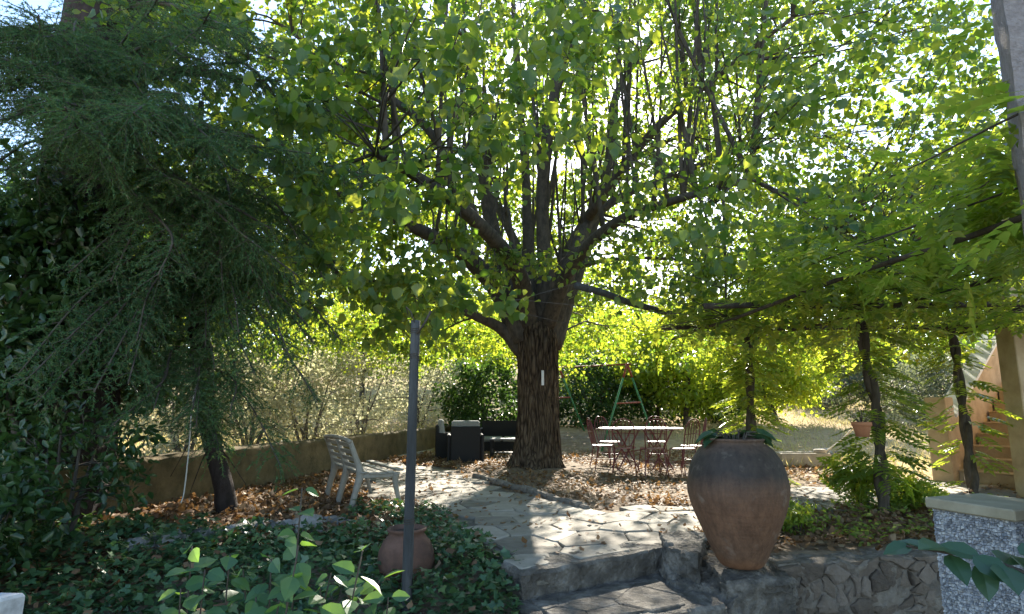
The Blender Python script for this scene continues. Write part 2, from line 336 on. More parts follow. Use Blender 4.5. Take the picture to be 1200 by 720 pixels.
# ------------------------------------------------------------------ the ground
def sm(a, b, x):
    t = min(1, max(0, (x - a) / (b - a))); return t * t * (3 - 2 * t)
WALL_A, WALL_B = Vector((-4.75, 3.9)), Vector((-1.35, 18.2))       # the garden wall on the left, in plan
def wall_x(y): return WALL_A.x + (WALL_B.x - WALL_A.x) * (y - WALL_A.y) / (WALL_B.y - WALL_A.y)
def terrain(x, y):
    z = 0.0
    if y > 12.5: z += .040 * (y - 12.5) ** 1.28 * sm(12.5, 18, y)
    if y < 20 and x < wall_x(y): z += .33 * sm(0, .25, wall_x(y) - x)
    # the ivy bed drops towards the camera; the camera stands one flight lower
    if x < .1: z -= .42 * sm(5.6, 2.9, y) * (1 if x > wall_x(y) - .3 else .7)
    else:
        fl = 4.62 + .10 * (x - 1.6) if x > 1.2 else 4.35 + .63 * (x - .1)
        z -= .52 * sm(fl + .28, fl + .05, y)
    # earth round the tree, a little mounded
    z += .10 * math.exp(-(((x - .45) / 1.6) ** 2 + ((y - 11.2) / 1.6) ** 2))
    amp = .02 + .0012 * max(0, y - 8)
    z += amp * mnoise.noise(Vector((x * .9, y * .9, 0))) if y > 12.5 or x < -1.2 else 0
    return z - .012
def build_ground():
    xs = np.concatenate([[-400, -200, -110, -70], np.linspace(-45, -9, 19), np.linspace(-8, 9, 137), np.linspace(10, 46, 19), [70, 110, 200, 400]])
    ys = np.concatenate([[-60, -25, -10, -4], np.linspace(-1, 13, 113), np.linspace(13.4, 30, 42), np.linspace(32, 80, 17), [100, 140, 200, 320, 600]])
    V = []; dry = []
    for y in ys:
        for x in xs:
            yy = min(y, 75); V.append((x, y, terrain(x, yy)))
            dd = max(sm(13.5, 16, y) if x < -1 else sm(12, 14, y) * sm(2.6, 4.0, x) if x > 2.6 and y < 17 else sm(17, 19, y), sm(0, .3, wall_x(y) - x) * (1 if y < 20 else 0), sm(4.5, 6.5, x) * sm(9.2, 10.5, y), sm(3.6, 4.3, x) * sm(9.0, 10.5, y))
            dry.append(dd)
    nx = len(xs); F = [[j * nx + i, j * nx + i + 1, (j + 1) * nx + i + 1, (j + 1) * nx + i] for j in range(len(ys) - 1) for i in range(nx - 1)]
    me = D.meshes.new('ground'); me.from_pydata(V, [], F); me.materials.append(M['ground'])
    me.attributes.new('dry', 'FLOAT', 'POINT').data.foreach_set('value', dry)
    me.polygons.foreach_set('use_smooth', [True] * len(F))
    return props(link_mesh('ground', me), kind='structure')
build_ground()

# ------------------------------------------------------------------ polygons cut into irregular pieces
def clip(poly, p, n):
    out = []
    for i in range(len(poly)):
        a, b = poly[i], poly[(i + 1) % len(poly)]
        da, db = (a[0] - p[0]) * n[0] + (a[1] - p[1]) * n[1], (b[0] - p[0]) * n[0] + (b[1] - p[1]) * n[1]
        if da <= 0: out.append(a)
        if da * db < 0: t = da / (da - db); out.append((a[0] + (b[0] - a[0]) * t, a[1] + (b[1] - a[1]) * t))
    return out
def cells(pts, size, gap):
    res = []
    for i, p in enumerate(pts):
        poly = [(p[0] - size, p[1] - size), (p[0] + size, p[1] - size), (p[0] + size, p[1] + size), (p[0] - size, p[1] + size)]
        for j, q in enumerate(pts):
            if i == j: continue
            d = (q[0] - p[0], q[1] - p[1]); l = math.hypot(*d)
            if l > 2.2 * size or l < 1e-6: continue
            n = (d[0] / l, d[1] / l)
            poly = clip(poly, (p[0] + n[0] * (l / 2 - gap), p[1] + n[1] * (l / 2 - gap)), n)
            if len(poly) < 3: break
        if len(poly) >= 3:
            # drop slivers between vertices
            q = [poly[k] for k in range(len(poly)) if math.hypot(poly[k][0] - poly[k - 1][0], poly[k][1] - poly[k - 1][1]) > size * .06]
            if len(q) >= 3: res.append((i, q))
    return res
def inside(x, y, poly):
    c = False
    for i in range(len(poly)):
        (x1, y1), (x2, y2) = poly[i], poly[i - 1]
        if (y1 > y) != (y2 > y) and x < (x2 - x1) * (y - y1) / (y2 - y1) + x1: c = not c
    return c
def stone_mesh(name, poly, h, m, to3, rnd, dome=.3, bev=.12, zb=-.03, rough=0.0, cut=.16):
    """a stone of outline poly standing h proud, edges rounded; to3(u,v,w) maps to the scene"""
    cx = sum(p[0] for p in poly) / len(poly); cy = sum(p[1] for p in poly) / len(poly)
    # cut corners a little so outlines are not knife-edged
    q = []
    for i in range(len(poly)):
        a, b, c = poly[i - 1], poly[i], poly[(i + 1) % len(poly)]
        for o in (a, c):
            q.append((b[0] + (o[0] - b[0]) * cut + rnd.uniform(-rough, rough), b[1] + (o[1] - b[1]) * cut + rnd.uniform(-rough, rough)))
    poly = q; n = len(poly); V = []; F = []
    tx, ty = rnd.uniform(-dome, dome), rnd.uniform(-dome, dome)
    for s, z in ((1, zb), (1, h * .55), (1 - bev, h)):
        for (x, y) in poly:
            u, v = cx + (x - cx) * s, cy + (y - cy) * s
            V.append(to3(u, v, z + (h * .5 * (tx * (x - cx) + ty * (y - cy)) / .2 if s < 1 else 0)))
    for r in range(2):
        for i in range(n): F.append([r * n + i, r * n + (i + 1) % n, (r + 1) * n + (i + 1) % n, (r + 1) * n + i])
    V.append(to3(cx, cy, h * (1 + rnd.uniform(0, dome)))); 
    for i in range(n): F.append([2 * n + i, 2 * n + (i + 1) % n, 3 * n])
    me = D.meshes.new(name); me.from_pydata(V, [], F); me.materials.append(m); return me
def jitter_grid(x0, x1, y0, y1, sx, sy, rnd, j=.38):
    out = []; r = 0; y = y0
    while y < y1:
        x = x0 + (sx / 2 if r % 2 else 0)
        while x < x1: out.append((x + rnd.uniform(-j, j) * sx, y + rnd.uniform(-j, j) * sy)); x += sx
        y += sy; r += 1
    return out

# ------------------------------------------------------------------ flagstone terrace
PATIO = [(.16, 4.40), (1.13, 5.02), (1.45, 5.55), (2.0, 5.95), (3.2, 6.75), (5.0, 7.2), (6.0, 7.9), (7.2, 8.1), (8.6, 8.4), (8.4, 9.5), (6.9, 9.7), (5.2, 9.3), (4.3, 8.7), (3.2, 8.5),
         (2.2, 7.3), (1.1, 6.75), (.6, 7.15), (0, 8.2), (-.5, 9.6), (-.95, 10.9), (-2.3, 12.3), (-3.0, 11.6), (-1.75, 7.6), (-1.0, 7.2), (-.55, 6.2), (-.12, 4.95)]
def build_patio():
    rnd = random.Random(5)
    pv = empty('paving', (0, 0, 0), kind='structure')
    b = MB(); n = len(PATIO)
    b.add([(x, y, -.004) for x, y in PATIO] + [(x, y, -.09) for x, y in PATIO], [list(range(n))] + [[i, n + i, n + (i + 1) % n, (i + 1) % n] for i in range(n)])
    b.build('bedding', M['joint'], pv)
    pts = [p for p in jitter_grid(-3.3, 8.9, 4.2, 12.5, .52, .34, rnd, .46)]
    k = 0
    for i, poly in cells(pts, .52, .003):
        cx = sum(p[0] for p in poly) / len(poly); cy = sum(p[1] for p in poly) / len(poly)
        if not inside(cx, cy, PATIO): continue
        sx, sy = (1.13 - .16), (5.02 - 4.40)                 # keep behind the top step's edge
        poly = clip(poly, (.16 - .02, 4.40 + .06), (sy / math.hypot(sx, sy), -sx / math.hypot(sx, sy)))
        if len(poly) < 3: continue
        link_mesh('flagstone', stone_mesh('flagstone', poly, .022 + rnd.uniform(-.007, .008), M['flag'], lambda u, v, z: (u, v, z), rnd, .10, .04, -.03, .014, .07), pv); k += 1
    return pv
build_patio()

# steps down to the camera: cement-faced treads
def rough_block(corners, z0, z1, amp, seed, m, name, parent, nx=26, nz=6, top_n=10):
    """a hand-trowelled block on a quadrilateral plan (front-left, front-right, back-right, back-left): front, top and sides with an uneven surface"""
    a, b, c, d = [Vector((*p, 0)) for p in corners]; V = []; F = []; idx = {}
    zc = z1 if hasattr(z1, '__len__') else (z1,) * 4
    def vert(u, v, w):
        key = (round(u, 5), round(v, 5), round(w, 5))
        if key in idx: return idx[key]
        p = (a.lerp(b, u)).lerp(d.lerp(c, u), v); zt = (zc[0] * (1 - u) + zc[1] * u) * (1 - v) + (zc[3] * (1 - u) + zc[2] * u) * v; p.z = z0 + (zt - z0) * w
        q = Vector((p.x * 5, p.y * 5, p.z * 5 + seed)); o = mnoise.noise_vector(q) * amp + mnoise.noise_vector(q * 2.7) * amp * .55 + mnoise.noise_vector(q * 6.5) * amp * .32 + mnoise.noise_vector(q * 15) * amp * .2
        e = (1 if (u in (0, 1) or v in (0, 1)) and w > 0 else .6)
        if w == 1 and (v == 0 or u in (0, 1)): o.z -= amp * .8
        idx[key] = len(V); V.append(p + o * e); return idx[key]
    def grid(f, n1, n2, flip):
        for i in range(n1):
            for j in range(n2):
                q = [f(i / n1, j / n2), f((i + 1) / n1, j / n2), f((i + 1) / n1, (j + 1) / n2), f(i / n1, (j + 1) / n2)]
                F.append(q[::-1] if flip else q)
    grid(lambda s, t: vert(s, 0, t), nx, nz, False)
    grid(lambda s, t: vert(s, t, 1), nx, top_n, False)
    grid(lambda s, t: vert(0, s, t), top_n, nz, True)
    grid(lambda s, t: vert(1, s, t), top_n, nz, False)
    grid(lambda s, t: vert(s, 1, t), nx, nz, True)
    me = D.meshes.new(name); me.from_pydata(V, [], F); me.materials.append(m); me.polygons.foreach_set('use_smooth', [False] * len(F))
    return link_mesh(name, me, parent)
def build_steps():
    st = empty('steps', (0, 0, 0), kind='structure')
    rough_block([(.06, 4.32), (1.30, 5.09), (1.15, 5.32), (-.09, 4.56)], -.40, .018, .024, 1, M['cement'], 'step', st, 100, 22, 16)
    rough_block([(.22, 3.72), (1.44, 4.26), (1.28, 5.08), (.0, 4.30)], -.60, -.165, .024, 7, M['cement'], 'step', st, 100, 22, 40)
    rough_block([(.38, 3.0), (1.6, 3.45), (1.40, 4.2), (.2, 3.72)], -.7, -.34, .024, 12, M['cement'], 'step', st, 30, 5, 12)
    rnd = random.Random(9)                                   # thin flags bedded on the second tread
    pts = jitter_grid(.1, 1.4, 3.7, 5.0, .42, .30, rnd, .3)
    quad = [(.30, 3.84), (1.24, 4.27), (1.08, 4.84), (.14, 4.28)]
    for i, poly in cells(pts, .4, .003):
        for k in range(4):
            a, b2 = quad[k], quad[(k + 1) % 4]; l = math.hypot(b2[0] - a[0], b2[1] - a[1])
            poly = clip(poly, a, ((b2[1] - a[1]) / l, -(b2[0] - a[0]) / l)) if len(poly) >= 3 else poly
        if len(poly) >= 3 and abs(sum(poly[q][0] * poly[(q + 1) % len(poly)][1] - poly[(q + 1) % len(poly)][0] * poly[q][1] for q in range(len(poly)))) > .02:
            link_mesh('flagstone', stone_mesh('flagstone', poly, .012, M['cement'], lambda u, v, z: (u, v, z - .160), rnd, .1, .06, -.03, .012, .06), st)
build_steps()

# ------------------------------------------------------------------ retaining wall of rubble beside the steps
def build_retaining():
    rnd = random.Random(21)
    w = empty('retaining_wall', (2.4, 4.9, -.5), label='low rubble stone retaining wall under the big clay jar', cat='wall')
    inv = Matrix.Translation((-2.4, -4.9, .5))
    def loc(o): o.matrix_parent_inverse = inv; return o
    A, B = Vector((1.96, 4.62, 0)), Vector((4.1, 5.08, 0)); u = (B - A).normalized(); nrm = Vector((u.y, -u.x, 0)); L = (B - A).length
    core = MB(); 
    for a0, a1 in ((0, L),):
        q = [A + u * a0 - nrm * -.0, A + u * a1]
    o = rough_block([(A.x, A.y), (B.x, B.y), (B.x - nrm.x * .3, B.y - nrm.y * .3), (A.x - nrm.x * .3, A.y - nrm.y * .3)], -.75, -.015, .030, 31, M['mortar'], 'mortar_core', w, 120, 36, 14); loc(o)
    pts = jitter_grid(-.05, L + .05, -.70, .0, .19, .13, rnd, .48) + [(rnd.uniform(0, L), rnd.uniform(-.7, 0)) for _ in range(40)]
    for i, poly in cells(pts, .2, .006):
        poly = [(min(max(a, -.02), L), min(b, -.012 + .012 * math.sin(a * 9))) for a, b in poly]
        if len(poly) < 3: continue
        ar = abs(sum(poly[q][0] * poly[(q + 1) % len(poly)][1] - poly[(q + 1) % len(poly)][0] * poly[q][1] for q in range(len(poly)))) / 2
        if ar < .002: continue
        h = rnd.uniform(.001, .030)
        if rnd.random() < .12: continue
        loc(link_mesh('stone', stone_mesh('stone', poly, h, M['rubble'], lambda s, t, z: tuple(A + u * s + nrm * z + Vector((0, 0, t))), rnd, .5, .22, -.02, .012), w))
    # cemented end block that carries the jar, and the wing wall running back beside the steps
    loc(rough_block([(1.48, 4.37), (1.99, 4.41), (2.02, 5.1), (1.46, 5.05)], -.8, (-.05, -.05, -.004, -.004), .034, 44, M['cement'], 'cement_block', w, 50, 60, 30))
    loc(rough_block([(1.20, 4.22), (1.56, 4.33), (1.52, 5.1), (1.16, 4.95)], -.8, (-.42, -.13, -.012, .03), .06, 48, M['cement'], 'buttress', w, 36, 44, 50))
    loc(rough_block([(1.19, 4.90), (1.36, 4.60), (1.75, 5.5), (1.30, 5.52)], -.5, .06, .034, 51, M['cement'], 'wing_wall', w, 30, 26, 40))
build_retaining()

# ------------------------------------------------------------------ garden wall on the left
def build_garden_wall():
    A, B = Vector((*WALL_A, 0)), Vector((*WALL_B, 0)); u = (B - A).normalized(); n = Vector((u.y, -u.x, 0))
    wl = empty('garden_wall', (A + B) / 2, label='long low mossy ochre wall behind the white bench', cat='wall')
    inv = Matrix.Translation(-(A + B) / 2); L = (B - A).length; V = []; F = []
    nx, nz = 90, 9
    def prof(t):          # across: front foot, front top, back top, back foot
        return [(.0, -.15), (.0, .1), (.005, .2), (.0, .3), (.0, .4), (.0, .5), (.01, .555), (-.05, .585), (-.16, .59), (-.22, .56), (-.23, .1)]
    for i in range(nx + 1):
        s = L * i / nx
        for (o, z) in prof(0):
            p = A + u * s + n * o + Vector((0, 0, z)); q = p * 2.6
            d = mnoise.noise(q) * .03 + mnoise.noise(q * 3) * .014
            V.append(p + n * d + Vector((0, 0, (mnoise.noise(Vector((s * 1.7, 3, 0))) * .025 + mnoise.noise(Vector((s * 6, 9, 0))) * .015) if z > .4 else 0)))
    k = len(prof(0))
    for i in range(nx):
        for j in range(k - 1): F.append([i * k + j, (i + 1) * k + j, (i + 1) * k + j + 1, i * k + j + 1])
    F += [list(range(k)), [nx * k + j for j in range(k)][::-1]]
    me = D.meshes.new('wall_body'); me.from_pydata(V, [], F); me.materials.append(M['wall']); me.polygons.foreach_set('use_smooth', [True] * len(F))
    link_mesh('wall_body', me, wl).matrix_parent_inverse = inv
build_garden_wall()

# ------------------------------------------------------------------ plants
def curved(a, b, R, sag=.12, n=5):
    a, b = np.array(a), np.array(b); t = np.linspace(0, 1, n)[:, None]; L = np.linalg.norm(b - a)
    off = R.normal(size=3) * L * sag; off[2] += L * .08
    return a + (b - a) * t + off * (4 * t * (1 - t)) * .5
class Skeleton:
    """limbs with nodes that later branches attach to"""
    def __init__(s, k=1.0): s.k = k; s.pts = []; s.rad = []; s.tubes = MB()
    def limb(s, pts, r0, r1, n=8, sub=5, wob=None):
        pp = smooth_path(pts, sub); rr = lerp_list([r0, r1], len(pp)) if not hasattr(r0, '__len__') else lerp_list(r0, len(pp))
        rr = [r * s.k for r in rr]
        s.tubes.tube(pp, rr, n, wob=wob); s.pts += [np.array(p) for p in pp]; s.rad += rr
    def nearest(s, p, pref_below=True):
        A = np.array(s.pts); d = np.linalg.norm(A - p, axis=1) + (np.maximum(0, A[:, 2] - p[2]) * .8 if pref_below else 0)
        i = int(np.argmin(d)); return i
    def attach(s, targets, r1, R, n=3, ratio=.6, rmax=.09, seg=5, keep=True, lmax=3.2):
        new_p, new_r = [], []
        A = np.array(s.pts); rad = np.array(s.rad)
        for p in targets:
            d = np.linalg.norm(A - p, axis=1) + np.maximum(0, A[:, 2] - p[2]) * .8
            i = int(np.argmin(d)); L = np.linalg.norm(A[i] - p)
            if L > lmax: continue
            r0 = min(rad[i] * ratio, rmax, .009 + L * .014)
            q = curved(A[i], p, R, .14, seg); rr = list(np.linspace(r0, r1, len(q)))
            s.tubes.tube(q, rr, n, cap=False); new_p += list(q[1:]); new_r += rr[1:]
        if keep: s.pts += new_p; s.rad += new_r

def leaf_cloud(R, centers, per, rad, droop=.6, out=None, flat=.7, size=(.08, .12)):
    """leaves scattered in clumps"""
    n = len(centers) * per
    c = np.repeat(centers, per, axis=0); rr = np.repeat(np.broadcast_to(rad, (len(centers),)), per)
    o = rnd_dirs(R, n) * (R.random(n) ** .45 * rr)[:, None]; o[:, 2] *= flat
    pos = c + o
    dirs = rnd_dirs(R, n) * .8 + o / (rr[:, None] + 1e-6) * .6; dirs[:, 2] -= droop
    nor = rnd_dirs(R, n) * .75; nor[:, 2] += .75
    return pos, dirs, nor, R.uniform(size[0], size[1], n)

def seen_px(pos):
    """photograph pixel and depth of points"""
    x, y, z = pos[:, 0], pos[:, 1], pos[:, 2] - EYE
    f = y * math.cos(PITCH) + z * math.sin(PITCH); u = -y * math.sin(PITCH) + z * math.cos(PITCH)
    f = np.maximum(f, .01); return 600 + FPX * x / f, 360 - FPX * u / f, f

def split_leaves(pos, dirs, nor, size, count):
    """the leaves that show largest: nearest inside the picture"""
    px, py, f = seen_px(pos); ok = (px > 0) & (px < 1200) & (py > 0) & (py < 720)
    s = np.where(ok, size / f, 0); i = np.argsort(-s)[:count]; m = np.ones(len(pos), bool); m[i] = False
    return i, m

# where the low sun gets through to the ground under the crowns
def sun_gap(g):
    e = lambda x, y, a, b: math.exp(-(((g[0] - x) / a) ** 2 + ((g[1] - y) / b) ** 2) ** 1.6)
    return min(1, e(.65, 5.5, .95, 1.25) + .9 * e(-1.0, 8.2, .8, 1.6) + .85 * e(1.9, 7.6, 1.1, 1.3) + .7 * e(2.3, 11, 1.6, 1.2) + .6 * e(5.2, 8.6, 2.6, 1.4) + .75 * e(-2.8, 6.6, .8, 1.0) + .9 * e(.85, 4.1, .8, .75) + .95 * e(-.95, .6, .7, .9))
# ------------------------------------------------------------------ the big linden
def build_linden():
    R = np.random.RandomState(11)
    base = P(631, 548, 11.0); base.z = 0
    t = empty('linden_tree', (base.x, base.y, 0), label='big old linden tree with thick dark trunk shading the terrace', cat='tree')
    inv = Matrix.Translation(-Vector((base.x, base.y, 0)))
    # trunk: ridged bark
    prof = [(-.1, .64), (.02, .56), (.12, .495), (.3, .44), (.6, .405), (1.0, .385), (1.5, .385), (1.9, .385), (2.2, .405), (2.45, .40), (2.65, .34)]
    zs = np.linspace(-.1, 2.65, 70); rr = np.interp(zs, [p[0] for p in prof], [p[1] for p in prof]); n = 110
    def wob(i, k, a):
        z = zs[i]; f = max(0, 1 - z / .5)
        q = Vector((math.cos(a) * 1.3, math.sin(a) * 1.3, z * .35)); g = mnoise.noise(q * 2.0) * .06
        r = abs(mnoise.noise(Vector((math.cos(a) * 7.5, math.sin(a) * 7.5, z * 1.3)))); r2 = abs(mnoise.noise(Vector((math.cos(a) * 16, math.sin(a) * 16, z * 3 + 5))))
        return 1 + g + f * f * .20 * math.cos(5 * a + .6) - .10 * (1 - min(1, r * 3.4)) - .04 * (1 - min(1, r2 * 3))
    tb = MB(); tb.tube([(base.x - .02 + .05 * math.sin(z * .8) - .04 * z / 2.6, base.y, z) for z in zs], list(rr), n, wob=wob)
    tb.build('trunk', M['bark'], t, True).matrix_parent_inverse = inv
    sk = Skeleton(.95)
    def lw(seed): return lambda i, k, a: 1 + .16 * mnoise.noise(Vector((math.cos(a) * 3 + seed, math.sin(a) * 3, i * .35)))
    B = lambda *q: [P(*p) for p in q]
    sk.limb(B((612, 412, 11), (588, 386, 10.9), (560, 372, 10.6), (520, 356, 10), (460, 335, 9.2), (400, 322, 8.8)), [.16, .12, .085, .06, .04, .025], 0, 12, wob=lw(1))
    sk.limb(B((612, 400, 11), (592, 352, 10.9), (560, 312, 10.6), (520, 284, 10.2), (465, 258, 9.6), (390, 225, 9)), .26, .05, 14, wob=lw(2))
    sk.limb(B((620, 395, 11), (600, 345, 11), (580, 285, 11.1), (568, 210, 11.2), (560, 120, 11.3), (540, 20, 11.3)), .25, .05, 14, wob=lw(3))
    sk.limb(B((628, 395, 11), (622, 335, 11.1), (618, 270, 11.3), (615, 190, 11.6), (606, 90, 11.8), (600, -20, 12)), [.24, .15, .11, .09, .07, .05], 0, 14, wob=lw(4))
    sk.limb(B((636, 395, 11), (640, 330, 10.8), (636, 270, 10.6), (638, 190, 10.4), (655, 90, 10.2), (690, -10, 10)), [.24, .17, .13, .12, .11, .10], 0, 14, wob=lw(5))
    sk.limb(B((640, 400, 11), (656, 345, 11), (672, 300, 11), (695, 255, 11.2), (740, 225, 11.2), (830, 190, 10.8), (930, 150, 10.2)), [.24, .21, .15, .105, .08, .06, .035], 0, 14, wob=lw(6))
    sk.limb(B((645, 405, 11), (664, 350, 11.3), (688, 285, 11.9), (712, 200, 12.5), (722, 110, 12.9), (770, 40, 13), (800, -20, 13)), [.23, .19, .13, .10, .08, .06, .05], 0, 12, wob=lw(7))
    sk.limb(B((622, 385, 10.9), (606, 318, 10.1), (560, 262, 8.6), (500, 215, 7.6), (440, 180, 7.0)), .20, .04, 10, wob=lw(8))
    sk.limb(B((640, 385, 10.9), (668, 315, 10), (720, 262, 8.8), (800, 232, 7.8), (880, 210, 7.2)), [.17, .12, .08, .055, .035], 0, 10, wob=lw(9))
    sk.limb(B((630, 380, 11.2), (610, 300, 12.2), (560, 210, 13.5), (480, 150, 15)), [.18, .12, .08, .04], 0, 8, wob=lw(10))
    sk.limb(B((640, 380, 11.2), (668, 290, 12.2), (740, 190, 13.5), (840, 140, 15)), [.18, .12, .08, .04], 0, 8, wob=lw(11))
    sk.limb(B((560, 262, 8.6), (500, 150, 8.6), (400, 80, 8.6), (330, 30, 8.6)), .09, .03, 8)
    sk.limb(B((690, 255, 11), (760, 160, 9.5), (840, 90, 8.6), (930, 20, 8)), .10, .03, 8)
    # straight upright shoots from the old pollard heads
    A = np.array(sk.pts)
    for q in range(150):
        i = R.randint(len(A)); p = A[i]
        if p[2] < 3.2 or p[2] > 7: continue
        h = R.uniform(2.2, 4.6); top = p + np.array([R.normal(0, .42), R.normal(0, .42), h])
        sk.limb([p, (p + top) / 2 + np.array([R.normal(0, .05), R.normal(0, .05), 0]), top], R.uniform(.020, .055), .010, 6, 4)
    # crown: clumps through the volume of a broad dome
    C0 = np.array([.8, 11.0, 4.6]); rad = np.array([8.2, 6.9, 6.4])
    cl = []
    while len(cl) < 3100:
        v = R.uniform(-1, 1, 3); r = np.linalg.norm(v)
        if r > 1 or r < .28: continue
        if R.random() > .35 + .65 * r: continue
        p = C0 + v * rad
        low = 2.45 + .5 * mnoise.noise(Vector((p[0] * .5, p[1] * .5, 0))) - .35 * min(1, r)
        if p[2] < low: continue
        if p[2] > 3.2 + (p[1] - 2.0) * .78: continue              # nothing grows straight over the camera
        if p[1] < 10 and R.random() < (.22 if p[0] > 1.5 else .28): continue       # looser on the shaded near side
        if p[1] < 10.6 and abs(p[0] - .4) < 2.0 and 2.6 < p[2] < 5.4 and R.random() < .5: continue      # the fork shows through
        g = mnoise.noise(Vector(p * .62)) + .35 * mnoise.noise(Vector(p * 1.5))
        if g < -.10: continue
        sg = p - np.array(SUN_DIR) * (p[2] / SUN_DIR.z)          # open crown where the low sun comes through to the terrace
        if R.random() < sun_gap(sg) * (.97 if p[2] < 4.4 else .35): continue
        dx, dy = p[0] - base.x, p[1] - base.y
        if math.hypot(dx, dy) < 1.6 and p[2] < 3.3: continue
        cl.append(p)
    for k in range(64):                                      # low sprays hanging in front of the fork and round the post
        q = [(R.uniform(575, 665), R.uniform(290, 325), R.uniform(8.6, 9.8)) if k % 8 == 0 else (R.uniform(395, 480), R.uniform(250, 340), R.uniform(7.4, 9)), (R.uniform(395, 520), R.uniform(320, 395), R.uniform(7.4, 9.2)), (R.uniform(690, 830), R.uniform(270, 345), R.uniform(7.6, 9.6)), (R.uniform(250, 420), R.uniform(200, 330), R.uniform(7, 9))][k % 4]
        cl.append(np.array(P(*q)))
    cl = np.array(cl)
    sk.attach(cl[R.choice(len(cl), 150, replace=False)], .012, R, 5, .55, .07, 6)
    sk.attach(cl, .004, R, 3, .5, .022, 4, keep=False)
    sk.tubes.build('limbs', M['limb'], t, True).matrix_parent_inverse = inv
    pos, dirs, nor, size = leaf_cloud(R, cl, 46, R.uniform(.22, .46, len(cl)), .7, size=(.055, .125))
    size = size * np.where((pos[:, 1] < 8.5) & (pos[:, 0] < 1.0), 1.2, np.where(pos[:, 0] > 2.0, .88, 1.0))
    sg = pos - np.array(SUN_DIR)[None] * (pos[:, 2] / SUN_DIR.z)[:, None]
    k = R.random(len(pos)) > np.where(pos[:, 2] < 4.6, .85, .6) * np.array([sun_gap(g) for g in sg]); pos, dirs, nor, size = pos[k], dirs[k], nor[k], size[k]
    big, rest = split_leaves(pos, dirs, nor, size, 300)
    scatter('foliage', HEARTLO, pos[rest], dirs[rest], nor[rest], size[rest], M['linden'], t, 'stuff').matrix_parent_inverse = inv
    lm = tmpl_mesh('leaf', HEART, M['linden'])
    leaf_objects('leaf', lm, pos[big] - np.array([base.x, base.y, 0]), dirs[big], nor[big], size[big], t)
    return base
LB = build_linden()

def build_marker():
    b = MB(); p = P(636, 443, 10.52); b.box((0, 0, 0), (.045, .016, .26), .15, bev=.004)
    o = b.build('thermometer', M['white']); o.location = p
    props(o, 'narrow white strip fixed upright on the linden trunk', 'thermometer')
build_marker()

# ------------------------------------------------------------------ generic broadleaf tree or bush
def bush(name, label, cat, base, H, crown_c, crown_r, ncl, per, lsize, lm, bark, seed, trunk_r=.08, stems=1, clr=(.28, .5), tmpl=RHOMB, group=None, noise_cut=-.25, lean=0, zmin=None, droop=.4, flat=.8):
    R = np.random.RandomState(seed); base = Vector(base)
    t = empty(name, base, label=label, cat=cat, group=group); inv = Matrix.Translation(-base)
    C0 = np.array(crown_c, float); r = np.array(crown_r, float); cl = []; tries = 0
    while len(cl) < ncl and tries < ncl * 60:
        tries += 1
        v = R.uniform(-1, 1, 3); q = np.linalg.norm(v)
        if q > 1 or R.random() > .3 + .7 * q: continue
        p = C0 + v * r
        if zmin is not None and p[2] < zmin: continue
        if p[2] < terrain(p[0], p[1]) + .05: continue
        if mnoise.noise(Vector(p * (1.3 / max(.8, r.max() * .35))) + Vector((seed, 0, 0))) < noise_cut: continue
        cl.append(p)
    cl = np.array(cl); sk = Skeleton()
    for k in range(stems):
        a = 2 * math.pi * k / max(1, stems) + R.uniform(0, 1); s0 = base + Vector((math.cos(a), math.sin(a), 0)) * (trunk_r * 1.5 if stems > 1 else 0)
        top = Vector(C0) + Vector((math.cos(a) * r[0] * .35, math.sin(a) * r[1] * .35, r[2] * R.uniform(0, .4))) if stems > 1 else Vector(C0) + Vector((0, 0, r[2] * .4))
        mid = s0.lerp(top, .5) + Vector((R.normal(0, .08), R.normal(0, .08), 0)) * H * .3
        sk.limb([s0 - Vector((0, 0, .1)), s0.lerp(mid, .5) + Vector((R.normal(0, .02), 0, 0)) * H, mid, top], trunk_r, trunk_r * .3, 8, 4, wob=lambda i, k, a: 1 + .15 * math.sin(a * 3 + i))
    m = max(4, ncl // 14); sk.attach(cl[R.choice(len(cl), min(len(cl), m), replace=False)], .008, R, 4, .6, trunk_r * .6, 5)
    sk.attach(cl, .003, R, 3, .5, .02, 4, keep=False)
    sk.tubes.build('trunk' if stems == 1 else 'stems', bark, t, True).matrix_parent_inverse = inv
    pos, dirs, nor, size = leaf_cloud(R, cl, per, R.uniform(clr[0], clr[1], len(cl)), droop, size=lsize, flat=flat)
    k = pos[:, 2] > np.array([terrain(a, b) for a, b in pos[:, :2]]) + .01 if len(pos) < 40000 else np.ones(len(pos), bool)
    scatter('foliage', tmpl, pos[k], dirs[k], nor[k], size[k], lm, t, 'stuff').matrix_parent_inverse = inv
    return t
def gz(x, y): return (x, y, terrain(x, y))

